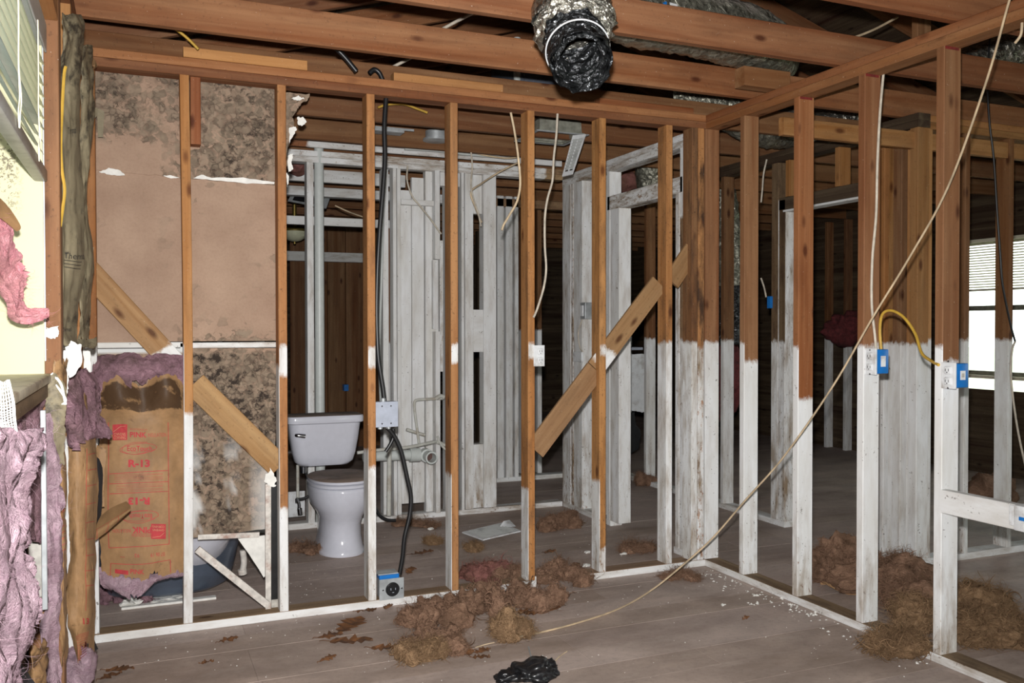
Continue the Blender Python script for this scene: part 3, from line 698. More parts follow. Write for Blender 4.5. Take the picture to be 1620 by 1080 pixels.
blockmesh('corner_bead', (-.2395, YJ-.012, ZW0+.03), (-.2365, YJ+.001, 2.10), GALV, wl, bev=0)
blockmesh('drywall_scrap', (-.285, YJ-.01, .56), (-.243, YJ, .72), GYPGREY, wl)
blockmesh('drywall_strip', (-.240, YJ-.005, .80), (-.222, YJ+.005, ZW0-.06), GYPGREY, wl)
for pts, yv in ((((67, 525), (75, 519), (92, 516), (94, 528), (84, 536), (72, 533)), 2.78), (((98, 556), (112, 540), (130, 546), (128, 580), (112, 598), (100, 588)), 2.95), (((97, 550), (103, 560), (108, 610), (105, 628), (98, 590)), 2.86), (((130, 548), (143, 556), (144, 590), (134, 600)), 3.5), (((66, 552), (80, 545), (88, 560), (76, 580), (68, 586)), 2.80)):
    shard('drywall_scrap', pix(pts, yv), yv, WHITEGYP if yv != 2.80 else GYPGREY, wl, th=.012, rough=.003)
wn1 = struct('window_1')
frame('window_frame', XL-.24, XL-.20, YW0, YJ-.016, ZW0, ZW1, .03, ALU, wn1)
blockmesh('lining', (XL-.24, YW0-.03, ZW0-.01), (-.24, YW0-.002, ZW1+.02), CREAMM, wl, bev=.0015); blockmesh('lining', (XL-.24, YW0, ZW1+.002), (-.25, YJ-.016, ZW1+.02), CREAMM, wl, bev=.0015)
gl1 = gl.copy(); gl1.name = 'dimmed_window_glass'; gl1.node_tree.nodes['Principled BSDF'].inputs['Base Color'].default_value = (.34, .36, .33, 1)  # glass tinted dark to cut the daylight reaching the jamb
blockmesh('pane', (XL-.222, YW0+.03, ZW0+.03), (XL-.219, YJ-.046, ZW1-.03), gl1, wn1, bev=0)
blockmesh('meeting_rail', (XL-.235, YW0+.03, 1.66), (XL-.205, YJ-.046, 1.70), ALU, wn1)
blockmesh('window_sill', (XL-.245, YW0, ZW0-.030), (-.222, YJ+.005, ZW0-.006), SILLM, wn1, bev=.006)
XB = -.247
bl1 = thing('window_blind', 'cream slatted blind with grey rails hanging in the near left window', 'blind', (XB, 1.8, 2.1))
zb0 = P(30, 222, X=XB).z
adopt(blockmesh('head_rail', (XB-.03, YW0+.02, 2.09), (XB+.012, YJ-.02, 2.145), GREYV), bl1)
adopt(blockmesh('valance', (XB+.014, YW0+.02, 2.072), (XB+.020, YJ-.018, 2.15), GREYV), bl1)
ns_ = 0; z_ = zb0+.035
while z_ < 2.07:
    adopt(slat('slat', XB, YW0+.03, YJ-.02-R.uniform(0, .02), z_, .034, VINYL if ns_ > 3 else GREYV, None, tilt=-.55 if ns_ > 2 else -.9, seg=3), bl1); z_ += .030; ns_ += 1
adopt(blockmesh('bottom_rail', (XB-.016, YW0+.03, zb0-.022), (XB+.018, YJ-.01, zb0+.012), GREYV, bev=.005), bl1)
for yv in (1.5, 2.1, 2.5):
    cpts = [V((XB+.022, yv, 2.08)), V((XB+.022, yv+.004, 1.95)), V((XB+.022, yv-.004, 1.86)), V((XB+.022, yv+.012, zb0+.06)), V((XB+.022, yv-.012, zb0+.02)), V((XB+.022, yv, zb0-.01))]
    adopt(tube('ladder_cord', cpts, .0014, VINYL, n=5), bl1)
    adopt(tube('ladder_cord', [c+V((0, .03, 0)) if 2 < i < 5 else c+V((0, .006, 0)) for i, c in enumerate(cpts)], .0014, VINYL, n=5), bl1)

# ================================================================== sheets of paper and fibre
def surf_eval(ctrl):
    def f(u, v):
        rows = [catmull(r_, min(max(u, 0), 1)) for r_ in ctrl]
        return catmull(rows, min(max(v, 0), 1))
    return f
def sheet(name, ctrl, nu, nv, mat, parent=None, amp=.006, fr=9, th=.0015, dirt=None, ragged=(0, 0, 0, 0), seed=0, ridged=False, smooth=True):
    """draped sheet through a grid of control points (rows top to bottom); returns object and surface function"""
    f = surf_eval(ctrl); W = (ctrl[0][-1]-ctrl[0][0]).length; Hh = (ctrl[-1][0]-ctrl[0][0]).length
    def g(u, v):
        p = f(u, v); e = .01
        n = (f(min(u+e, 1), v)-f(max(u-e, 0), v)).cross(f(u, min(v+e, 1))-f(u, max(v-e, 0)))
        n = -n.normalized() if n.length > 1e-9 else V((0, -1, 0))
        q = V((u*W*fr, v*Hh*fr*.6, seed*3.7))
        a = (noise.ridged_multi_fractal(q, 1, 2, 4, 1, 2)-1.1)*.6 if ridged else noise.fractal(q, .9, 2, 4)
        return p + n*amp*a, n
    vs_, ag, ad = [], [], []
    L, T, Rr, B = ragged
    for lay in (0, 1):
        for j in range(nv+1):
            for i in range(nu+1):
                u, v = i/nu, j/nv
                r1 = noise.fractal(V((v*Hh*14, seed, 5)), .6, 2, 5); r2 = noise.fractal(V((u*W*16, seed, 9)), .5, 2, 5)
                uu = u + (1-u)*max(0, L*(.5+r1)) * (1 if u < .5 else 0) - u*max(0, Rr*(.5-r1))*(1 if u > .5 else 0)
                vv = v*(1-max(0, B*(.5+r2))) + (1-v)*max(0, T*(.5-r2))
                p, n = g(uu, vv); vs_.append(p - n*th*lay); ag.append((uu*W+seed, vv*Hh, lay)); ad.append(dirt(uu, vv) if dirt else 0)
    m = (nu+1)*(nv+1); fs = []
    for j in range(nv):
        for i in range(nu):
            a = j*(nu+1)+i; fs.append((a, a+1, a+nu+2, a+nu+1)); fs.append((m+a, m+a+nu+1, m+a+nu+2, m+a+1))
    for i in range(nu):
        a = i; fs.append((a, m+a, m+a+1, a+1)); a = nv*(nu+1)+i; fs.append((a, a+1, m+a+1, m+a))
    for j in range(nv):
        a = j*(nu+1); fs.append((a, a+nu+1, m+a+nu+1, m+a)); a += nu; fs.append((a, m+a, m+a+nu+1, a+nu+1))
    o = mesh(name, vs_, fs, mat, parent, angle=70 if smooth else None, attrs={'g': ('FLOAT_VECTOR', ag), 'dirt': ('FLOAT', ad)})
    return o, (lambda u, v, h=.0012: (lambda pn: pn[0]+pn[1]*h)(g(u, v)))
def curl_mesh(name, starts, mat, parent, n, length, width, taper=True, seg=7, sides=0, turn=6, droop=0, zmin=None):
    """loose fibres (sides=0, thin ribbons) or thicker curled locks (sides>2) growing from (point, normal) pairs, one mesh"""
    vs_, fs = [], []
    for k in range(n):
        p, nr = R.choice(starts); p = V(p); d = (V(nr) + V((R.gauss(0, .6), R.gauss(0, .6), R.gauss(0, .6)))).normalized()
        ax = V((R.gauss(0, 1), R.gauss(0, 1), R.gauss(0, 1))).normalized(); L = length*R.uniform(.4, 1.3); wd = width*R.uniform(.5, 1.4); st = L/seg
        tw = R.uniform(.3, 1)*turn/seg; base = len(vs_); c = 3 if False else (sides if sides > 2 else 2)
        for s in range(seg+1):
            side = d.cross(ax); side = side.normalized() if side.length > 1e-6 else d.orthogonal().normalized()
            up_ = d.cross(side); rr = wd*(1-.75*s/seg if taper else 1)*(.55 if s == 0 and sides > 2 else 1)
            if sides > 2:
                for j in range(c):
                    a = 2*math.pi*j/c; vs_.append(p + side*math.cos(a)*rr + up_*math.sin(a)*rr*.55)
            else:
                vs_.append(p+side*rr/2); vs_.append(p-side*rr/2)
            d = (Matrix.Rotation(tw, 3, ax) @ d + V((0, 0, -droop))).normalized(); p = p+d*st
            if zmin is not None and p.z < zmin: p.z = zmin + abs(R.gauss(0, .002))
        for s in range(seg):
            a = base+s*c
            if sides > 2:
                for j in range(c): fs.append((a+j, a+(j+1) % c, a+c+(j+1) % c, a+c+j))
            else: fs.append((a, a+1, a+3, a+2))
        if sides > 2: fs.append(tuple(range(base+seg*c, base+seg*c+c)))
    o = mesh(name, vs_, fs, mat, parent, smooth=True); o['kind'] = 'stuff'; return o
def surface_pts(o, n=300):
    me = o.data; out = []; N_f = len(me.polygons)
    for k in range(n):
        pl = me.polygons[R.randrange(N_f)]; out.append((pl.center.copy(), pl.normal.copy()))
    return out
def lumps(name, lobes, mat, parent=None, sub=4, f1=9, a1=.28, f2=26, a2=.13, zmin=None, seed=0, smooth=True):
    """clump of fibre: lobes are (centre, radii, tilt z) merged with a voxel remesh-free union of displaced balls"""
    vs_, fs = [], []
    for li, (c, r_, rz) in enumerate(lobes):
        bm = bmesh.new(); bmesh.ops.create_icosphere(bm, subdivisions=sub, radius=1); rot = Matrix.Rotation(rz, 3, 'Z'); base = len(vs_)
        for v_ in bm.verts:
            d = v_.co.normalized(); p0 = rot @ V((d.x*r_[0], d.y*r_[1], d.z*r_[2])) + V(c); sd = V((seed*5.1+li*2.3, seed, li))
            q = p0*f1 + sd; wv = noise.noise_vector(q*.9)*.7
            k = 1 + a1*1.6*noise.fractal(q+wv, .8, 2, 3) + a2*(noise.ridged_multi_fractal(p0*f2+sd+wv*2, .9, 2, 4, 1, 2)-1.1)
            p = rot @ V((d.x*r_[0], d.y*r_[1], d.z*r_[2]))*max(.25, k) + V(c)
            if zmin is not None and p.z < zmin: p.z = zmin
            vs_.append(p)
        bm.verts.index_update()
        fs += [tuple(base+v_.index for v_ in f_.verts) for f_ in bm.faces]; bm.free()
    o = mesh(name, vs_, fs, mat, parent, smooth=smooth)
    return o
def clump(label, px, py, wpx, hpx, mat=BROWNF, name='insulation_clump', n_lobes=3, seed=1, z=0, fib=260, locks=40, flat=.55, group=None, at=None, cat='insulation', deep=1.0, tilt=None):
    """tuft of torn fibreglass lying at the floor point under pixel (px, py); wpx x hpx is its size in the photograph"""
    R.seed(seed*101+int(px))
    c = at or P(px, py+hpx*.12, Z=z); d = (c-CAM).dot(FW); W = wpx/F*d; Hh = hpx/F*d; Dp = min(W*.8, Hh*d/H*.55)
    n_lobes = n_lobes if n_lobes < 2 else n_lobes*2
    root = thing(name, label, cat, (c.x, c.y, z)); lobes = []
    rad = W/2; hz = max(.010, min(rad*flat*1.1, Hh*.45))
    for k in range(n_lobes):
        t = (k+.5)/n_lobes-.5 if n_lobes > 1 else 0
        off = RT*(t*W*.80) + V((sy, cy, 0))*R.uniform(-.5, .5)*Dp*deep
        rx = W*(.38 if n_lobes < 2 else .20 if n_lobes < 5 else .155)*R.uniform(.85, 1.2)
        lobes.append((c+off+V((0, 0, hz*R.uniform(.35, .7))), (rx, rx*R.uniform(.7, 1.0)*deep, hz*R.uniform(.6, 1.0)), (-YAW if tilt is None else tilt)+R.uniform(-.4, .4)))
    body = lumps('fibre_body', lobes, mat, None, sub=4, f1=3.6/max(W, .06), a1=.36, f2=10/max(W, .06), a2=.30, zmin=z+.001, seed=seed)
    o2 = surface_pts(body, 420); o2 = [(p, n) for p, n in o2 if n.z > -.3]
    adopt(body, root)
    if locks: adopt(curl_mesh('curled_lock', o2, mat, None, int(locks*2.5), min(W*.30, .07), min(W*.022, .0040), sides=4, seg=8, turn=7.5, droop=.08, zmin=z+.004), root)
    if fib: adopt(curl_mesh('loose_fibre', o2, mat, None, int(fib*(5 if W > .12 else 2.5)), min(W*.34, .075), .0022, seg=8, turn=12, droop=.04, zmin=z+.002), root)
    return root

# ---- printed matter on paper surfaces
def text_mesh(body, size=1, bold=0.0, align='LEFT'):
    cu = bpy.data.curves.new('print', 'FONT'); cu.body = body; cu.size = size; cu.align_x = align; cu.offset = bold; cu.resolution_u = 3
    o = bpy.data.objects.new('print', cu); COL.objects.link(o)
    dg = bpy.context.evaluated_depsgraph_get(); me = bpy.data.meshes.new_from_object(o.evaluated_get(dg))
    bpy.data.objects.remove(o); bpy.data.curves.remove(cu); return me
def print_on(name, body, f, u0, v0, w_, h_, parent, flip=False, bold=.01, mat=REDINK, lift=.0014):
    """flat lettering laid on a surface function; box (u0, v0) top-left, size w_ x h_ in surface units; flip turns it upside down"""
    me = text_mesh(body, 1, bold)
    xs = [v.co.x for v in me.vertices]; ys_ = [v.co.y for v in me.vertices]; x0, x1, y0, y1 = min(xs), max(xs), min(ys_), max(ys_)
    for v in me.vertices:
        a = (v.co.x-x0)/(x1-x0); b = (y1-v.co.y)/(y1-y0)
        if flip: a, b = 1-a, 1-b
        v.co = f(u0+a*w_, v0+b*h_, lift)
    me.update(); return finish(me, name, mat, parent)
def line_on(name, pts, f, wdt, parent, mat=REDINK, lift=.0012, n=14):
    """thin printed line through (u, v) points"""
    vs_, fs = [], []
    for (a, b), (c, d) in zip(pts[:-1], pts[1:]):
        base = len(vs_)
        for k in range(n+1):
            t = k/n; u, v = a+(c-a)*t, b+(d-b)*t; p = f(u, v, lift); e = 1e-3
            q = f(u+(c-a)*e, v+(d-b)*e, lift)-p; nn = (f(u+e, v, 0)-f(u, v, 0)).cross(f(u, v+e, 0)-f(u, v, 0)); sd = q.cross(nn)
            sd = sd.normalized()*wdt/2 if sd.length > 0 else V((0, 0, wdt/2))
            vs_ += [p+sd, p-sd]
        for k in range(n): fs.append((base+2*k, base+2*k+1, base+2*k+3, base+2*k+2))
    return mesh(name, vs_, fs, mat, parent)
def patch_on(name, u0, v0, w_, h_, f, parent, mat=REDINK, lift=.0010, n=5):
    vs_ = [f(u0+w_*i/n, v0+h_*j/n, lift) for j in range(n+1) for i in range(n+1)]
    return mesh(name, vs_, [(j*(n+1)+i, j*(n+1)+i+1, (j+1)*(n+1)+i+1, (j+1)*(n+1)+i) for j in range(n) for i in range(n)], mat, parent)

# ================================================================== LEFT SIDE: batts and hanging kraft paper
def rows(*rs, off=None): return [[P(px, py, Y=yv) for px, py, yv in r_] for r_ in rs]
def K(xs, ys_, Ys, jig=0, seed=0):
    """control grid from column pixels xs (list per row or one list), row pixels ys_ and depths Ys per column"""
    rr = random.Random(seed); out = []
    for j, yv in enumerate(ys_):
        x_ = xs[j] if isinstance(xs[0], (list, tuple)) else xs
        out.append([P(px+rr.uniform(-jig, jig), yv+rr.uniform(-jig, jig), Y=Yd+rr.uniform(-jig, jig)*.008) for px, Yd in zip(x_, Ys)])
    return out
b1 = thing('insulation_batt', 'grey mouldy kraft faced batt standing in the left wall beside the window stud', 'insulation', (XL, 3.0, 1.2))
o, f1 = sheet('kraft_facing', K([[96, 105, 118, 128], [95, 108, 122, 130], [95, 104, 120, 126], [95, 110, 122, 127], [95, 104, 118, 127], [96, 106, 116, 126], [97, 104, 112, 122], [99, 106, 113, 120]], [20, 60, 130, 220, 330, 420, 500, 548], [2.86, 2.90, 2.96, 3.06], 1.2, 3), 30, 90, KRAFTG, None, amp=.016, fr=7, dirt=lambda u, v: .55 if v < .3 else .22+.3*max(0, u-.5), ragged=(.05, .02, .05, .05), seed=3)
adopt(o, b1)
for v, txt, s in ((.40, 'Thermal', .30), (.68, 'Thermal', .55), (.90, 'Thermal', .40)):
    adopt(print_on('print', txt, f1, .35, v, s, .016, None, bold=0, mat=BLACKFACE), b1)
for k in range(3): adopt(line_on('print', [(.32, .70+.009*k), (.8, .703+.009*k)], f1, .002, None, mat=BLACKFACE), b1)
b2 = thing('insulation_batt', 'narrow grey kraft faced batt next to the back corner of the left wall', 'insulation', (XL, 3.6, 1.2))
o, f2 = sheet('kraft_facing', K([[127, 134, 141, 145], [128, 137, 143, 147], [127, 134, 143, 146], [127, 136, 142, 145], [126, 133, 140, 143], [125, 133, 141, 145], [121, 130, 140, 146], [119, 130, 139, 147]], [70, 110, 170, 260, 350, 440, 510, 550], [3.32, 3.36, 3.42, 3.52], 1.2, 5), 24, 80, KRAFTG, None, amp=.018, fr=8, dirt=lambda u, v: .5 if v < .35 else .35, ragged=(.03, .02, .12, .1), seed=6)
adopt(o, b2)
shp = P(148, 175, Y=3.95)
adopt(sheet('torn_flap', rows([(144, 90, 3.8), (150, 96, 3.78), (153, 105, 3.76)], [(144, 105, 3.8), (149, 104, 3.78), (147, 110, 3.8)]), 8, 8, KRAFT, None, amp=.004, seed=2)[0], b2)
fl1 = thing('paper_flap', 'torn tan paper flap stuck at the top left of the mouldy drywall', 'paper scrap', P(158, 200, Y=4.02))
adopt(sheet('paper', rows([(144, 176, 3.98), (152, 170, 3.97), (154, 172, 3.97)], [(143, 200, 4.0), (147, 190, 3.99), (153, 184, 3.98)]), 8, 8, KRAFTG, None, amp=.004, seed=4)[0], fl1)
adopt(sheet('paper', rows([(154, 171, 4.02), (165, 176, 4.02)], [(154, 194, 4.02), (164, 196, 4.02)], [(155, 217, 4.02), (163, 217, 4.02)]), 8, 12, KRAFTG, None, amp=.004, seed=5)[0], fl1)
adopt(sheet('paper', rows([(142, 395, 4.0), (149, 390, 4.0)], [(142, 400, 4.0), (147, 404, 4.0)]), 4, 4, KRAFT, None, amp=.002, seed=7)[0], fl1)

def batt_sheet(name, label, ctrl, nu, nv, mat, amp, fr, seed, ragged=(.15, .1, .15, .2), fibres=500, flen=.05, th=.02, part='fibre_face'):
    root = thing(name, label, 'insulation', ctrl[-1][0])
    o, f = sheet(part, ctrl, nu, nv, mat, None, amp=amp, fr=fr, th=th, ragged=ragged, seed=seed, ridged=True)
    pts = surface_pts(o, 300); pts = [(p, n) for p, n in pts if n.dot(CAM-p) > 0]
    adopt(o, root)
    if fibres: adopt(curl_mesh('loose_fibre', pts, mat, None, fibres, flen, .0006, seg=6, turn=4, droop=.05), root)
    return root, f
batt_sheet('insulation_batt', 'large dusty pink fibreglass batt bulging from the wall under the near left window', K([[-40, 5, 42, 64], [-40, 8, 44, 66], [-40, 4, 36, 52], [-40, 2, 30, 42], [-40, 4, 28, 37], [-40, 0, 32, 50], [-40, 6, 42, 68], [-40, 0, 34, 56], [-40, -2, 20, 36], [-40, -4, 12, 24]], [676, 700, 745, 790, 850, 900, 950, 1000, 1050, 1110], [1.45, 1.68, 1.88, 2.05], 3, 1), 60, 110, PINK, .05, 9, 1, ragged=(.0, .03, .16, .0), fibres=900, flen=.07)
batt_sheet('insulation_batt', 'tall dusty pink fibreglass strip behind the metal corner bead on the left', K([[72, 80, 90, 94], [73, 82, 92, 98], [75, 83, 90, 95], [74, 82, 92, 96], [76, 84, 92, 96], [76, 84, 94, 98], [78, 86, 94, 100]], [655, 720, 790, 860, 930, 1000, 1085], [2.71, 2.72, 2.73, 2.75], 2, 8), 26, 100, PINK, .03, 10, 4, ragged=(.1, .05, .1, .02), fibres=400)
hp, _ = batt_sheet('insulation_shred', 'bright pink fibreglass shred hanging in front of the cream window jamb', rows([(-20, 322, 2.25), (-8, 330, 2.3), (8, 338, 2.36), (20, 352, 2.40)], [(-20, 400, 2.3), (-5, 405, 2.36), (14, 395, 2.42), (30, 388, 2.46)], [(2, 440, 2.42), (12, 432, 2.45), (26, 425, 2.48), (44, 418, 2.50)], [(14, 462, 2.45), (22, 455, 2.48), (34, 446, 2.50), (52, 440, 2.52)], [(22, 486, 2.48), (30, 478, 2.50), (38, 468, 2.52), (40, 462, 2.53)], [(30, 500, 2.5), (40, 494, 2.52), (46, 488, 2.53), (44, 482, 2.54)], [(70, 496, 2.52), (76, 492, 2.53), (80, 489, 2.54), (82, 487, 2.54)]), 30, 60, HOTPINK, .022, 12, 9, ragged=(.0, .0, .25, .1), fibres=500, flen=.05)
adopt(sheet('paper_backing', rows([(-20, 306, 2.2), (0, 312, 2.28), (14, 330, 2.33)], [(-20, 318, 2.2), (6, 336, 2.3), (32, 358, 2.38)], [(-20, 336, 2.22), (2, 346, 2.31), (26, 366, 2.39)]), 12, 10, KRAFT, None, amp=.006, seed=11)[0], hp)

# kraft papers hanging below, beside the bead
k1 = thing('kraft_paper', 'narrow creased kraft paper strip hanging left of the wide hanging kraft sheet', 'insulation facing', P(100, 1050, Y=3.05))
o, fk1 = sheet('paper', K([[84, 92, 100, 106], [80, 90, 98, 107], [76, 88, 97, 104], [80, 92, 99, 105], [86, 95, 101, 106], [90, 97, 102, 106], [94, 99, 103, 106], [97, 101, 104, 106]], [560, 640, 700, 790, 860, 930, 1000, 1075], [2.76, 2.77, 2.79, 2.84], 2, 12), 20, 90, KRAFT, None, amp=.012, fr=9, dirt=lambda u, v: .35*(1-v)+.1, ragged=(.25, .05, .15, .1), seed=12)
adopt(o, k1); adopt(print_on('print', '13', fk1, .35, .44, .45, .03, None, bold=.02), k1)
for k in range(6): adopt(line_on('print', [(.2, .50+.02*k), (.75, .49+.02*k)], fk1, .0016, None), k1)
k2 = thing('kraft_paper', 'wide hanging kraft sheet with red print and torn foot in the left corner', 'insulation facing', P(128, 1040, Y=3.5))
o, fk2 = sheet('paper', K([[108, 122, 134, 140], [106, 124, 138, 146], [108, 126, 140, 150], [108, 124, 142, 152], [107, 124, 142, 152], [107, 124, 141, 152], [106, 122, 140, 151], [108, 124, 141, 152], [112, 124, 136, 150], [120, 126, 134, 148]], [620, 665, 720, 770, 830, 880, 930, 975, 1010, 1052], [3.22, 3.20, 3.24, 3.34], 1.6, 14), 34, 100, KRAFT, None, amp=.012, fr=7, dirt=lambda u, v: .35*max(0, 1-v*3)+.08, ragged=(.06, .25, .04, .10), seed=14)
adopt(o, k2)
adopt(line_on('print', [(.52, .20), (.55, .55), (.56, .75)], fk2, .0018, None, n=20), k2)
for k in range(9): adopt(line_on('print', [(.55, .22+.055*k), (.86, .215+.055*k)], fk2, .0018, None), k2)
for k in range(11): adopt(line_on('print', [(.22, .885+.009*k), (.72, .855+.009*k)], fk2, .0014, None), k2)
adopt(print_on('print', '13', fk2, .48, .78, .2, .03, None, bold=.02), k2)
adopt(sheet('black_backing', rows([(150, 720, 3.72), (158, 726, 3.74), (163, 740, 3.76)], [(148, 790, 3.72), (156, 800, 3.74), (160, 812, 3.76)], [(148, 830, 3.72), (152, 838, 3.74), (155, 846, 3.76)]), 12, 20, BLACKFACE, None, amp=.008, seed=15)[0], k2)
adopt(sheet('black_backing', rows([(132, 985, 3.4), (138, 985, 3.42)], [(142, 1010, 3.42), (148, 1008, 3.44)], [(150, 1030, 3.45), (155, 1026, 3.46)]), 6, 20, BLACKFACE, None, amp=.006, seed=16)[0], k2)
adopt(sheet('black_backing', rows([(98, 860, 2.96), (103, 868, 2.98)], [(99, 890, 2.96), (106, 905, 2.98)], [(103, 920, 2.97), (106, 930, 2.98)]), 6, 14, BLACKFACE, None, amp=.006, seed=17)[0], k1)
k3 = thing('kraft_paper', 'curled kraft strip with ruled red lines poking out over the kraft batt', 'insulation facing', P(150, 850, Y=3.7))
o, fk3 = sheet('paper', rows([(146, 825, 3.78), (172, 806, 3.74), (200, 793, 3.70)], [(146, 832, 3.75), (176, 818, 3.70), (206, 799, 3.66)], [(146, 846, 3.72), (178, 826, 3.68), (207, 806, 3.64)], [(147, 858, 3.74), (172, 838, 3.71), (205, 808, 3.67)]), 26, 14, KRAFT, None, amp=.003, fr=8, seed=18)
adopt(o, k3); adopt(line_on('print', [(.05, .55), (.9, .52)], fk3, .0014, None), k3)
for u in (.15, .4, .65): adopt(line_on('print', [(u, .55), (u+.02, .98)], fk3, .0014, None), k3)
k4 = thing('kraft_paper', 'frayed kraft ribbon hanging before the black backing left of the batt', 'insulation facing', P(160, 800, Y=3.85))
adopt(sheet('paper', rows([(152, 700, 3.86), (160, 702, 3.85), (168, 706, 3.85)], [(150, 725, 3.85), (158, 728, 3.84), (168, 730, 3.84)], [(156, 765, 3.85), (160, 768, 3.84), (165, 768, 3.84)], [(160, 800, 3.85), (163, 803, 3.84), (165, 800, 3.84)]), 12, 40, KRAFT, None, amp=.008, dirt=lambda u, v: .35, ragged=(.1, .1, .1, .1), seed=19)[0], k4)
batt_sheet('insulation_tuft', 'dirty pink torn fibreglass draped above the wide hanging kraft sheet', rows([(100, 590, 3.1), (118, 585, 3.2), (136, 580, 3.35), (148, 590, 3.5)], [(104, 630, 3.08), (122, 622, 3.16), (142, 610, 3.3), (160, 618, 3.45)], [(112, 670, 3.06), (126, 665, 3.14), (146, 660, 3.28), (162, 660, 3.4)], [(118, 700, 3.08), (130, 690, 3.14), (150, 685, 3.26), (178, 690, 3.36)], [(122, 720, 3.1), (134, 700, 3.16), (150, 694, 3.26), (172, 694, 3.34)]), 36, 46, DIRTYPINK, .03, 11, 21, fibres=400)
kt = thing('kraft_paper', 'twisted grey brown paper torn over the edge of the sill corner', 'insulation facing', P(95, 640, Y=2.86))
adopt(sheet('paper', rows([(66, 600, 2.74), (84, 590, 2.75), (97, 596, 2.77)], [(70, 640, 2.74), (86, 634, 2.74), (100, 640, 2.76)], [(74, 690, 2.74), (86, 690, 2.74), (98, 690, 2.76)], [(80, 740, 2.74), (90, 745, 2.74), (98, 740, 2.76)]), 18, 36, KRAFTG, None, amp=.02, fr=12, dirt=lambda u, v: .4, ragged=(.2, .2, .2, .2), seed=23)[0], kt)
adopt(sheet('paper', rows([(88, 540, 2.9), (104, 532, 2.98), (126, 536, 3.1), (145, 534, 3.3)], [(90, 552, 2.9), (108, 548, 2.98), (128, 544, 3.1), (147, 542, 3.3)], [(96, 556, 2.92), (112, 552, 3.0), (130, 550, 3.1), (142, 552, 3.3)]), 30, 12, KRAFTG, None, amp=.03, fr=10, dirt=lambda u, v: .6, ragged=(.1, .3, .1, .3), seed=24)[0], kt)
kd = thing('insulation_tuft', 'dark brown fibre and paper stuffed under the window sill', 'insulation', P(40, 690, Y=2.5))
adopt(sheet('fibre_face', rows([(18, 640, 2.3), (40, 640, 2.5), (66, 630, 2.7)], [(18, 690, 2.3), (42, 690, 2.5), (66, 690, 2.7)], [(30, 760, 2.3), (44, 760, 2.5), (62, 770, 2.7)], [(36, 830, 2.4), (46, 850, 2.55), (60, 860, 2.7)]), 24, 40, DIRTYPINK, None, amp=.035, fr=12, ridged=True, seed=71)[0], kd)
ks = thing('kraft_paper', 'crumpled dark kraft scraps at the floor below the pink batt', 'insulation facing', P(40, 1070, Y=2.2))
adopt(sheet('paper', rows([(44, 1015, 2.25), (62, 1010, 2.35), (74, 1020, 2.45)], [(40, 1050, 2.2), (58, 1045, 2.3), (76, 1050, 2.4)], [(40, 1095, 2.2), (60, 1095, 2.3), (78, 1095, 2.4)]), 16, 16, KRAFT, None, amp=.03, fr=14, dirt=lambda u, v: .4, ragged=(.1, .3, .1, .0), seed=25)[0], ks)
adopt(sheet('paper', rows([(18, 1050, 2.1), (30, 1048, 2.15), (46, 1055, 2.2)], [(20, 1100, 2.1), (34, 1100, 2.15), (50, 1100, 2.2)]), 12, 12, BLACKFACE, None, amp=.03, fr=14, seed=26)[0], ks)
bf = thing('insulation_tuft', 'pale pink tuft lying on the floor under the torn kraft foot', 'insulation', P(115, 1060, Y=3.3))
adopt(lumps('fibre_body', [(P(117, 1058, Y=3.3), (.06, .12, .08), 0)], PINK, None, seed=5), bf)

# yellow cable on the batts
tag(tube('electric_cable', [P(x, yv, Y=Yd) for x, yv, Yd in ((104, 105, 2.86), (101, 120, 2.86), (98, 175, 2.86), (96, 230, 2.84), (98, 270, 2.84), (102, 300, 2.84), (99, 330, 2.84), (95, 358, 2.82))], .0045, YELROMEX, n=6), 'yellow electric cable running down the grey batt by the window', 'cable')
# fibreglass mesh tape over the sill
def tape():
    c = rows([(-12, 592, 1.72), (2, 604, 1.74), (14, 600, 1.78)], [(-12, 630, 1.72), (4, 640, 1.74), (22, 634, 1.78)], [(-10, 660, 1.72), (6, 668, 1.74), (24, 660, 1.78)], [(-10, 680, 1.72), (12, 684, 1.76), (28, 690, 1.80)], [(10, 702, 1.76), (22, 705, 1.78), (32, 712, 1.81)])
    f = surf_eval(c); nu, nv = 9, 26
    vs_ = [f(i/nu, j/nv) + V((0, 0, R.uniform(-.001, .001))) for j in range(nv+1) for i in range(nu+1)]
    o = mesh('mesh_tape', vs_, [(j*(nu+1)+i, j*(nu+1)+i+1, (j+1)*(nu+1)+i+1, (j+1)*(nu+1)+i) for j in range(nv) for i in range(nu)], MESHTAPE)
    m = o.modifiers.new('w', 'WIREFRAME'); m.thickness = .0022; m.use_replace = True
    return tag(o, 'torn white fibreglass mesh tape draped over the near end of the sill', 'tape')
tape()
for k, pts in enumerate((((82, 590), (96, 606), (101, 625), (104, 640)), ((80, 592), (92, 612), (104, 632), (98, 640)))):
    tag(tube('paper_tape', [P(x, yv, Y=2.74) for x, yv in pts], .004, MESHTAPE, n=5, flat=.3), ('upper' if k == 0 else 'lower') + ' white strand of torn tape dangling from the far sill corner', 'tape')

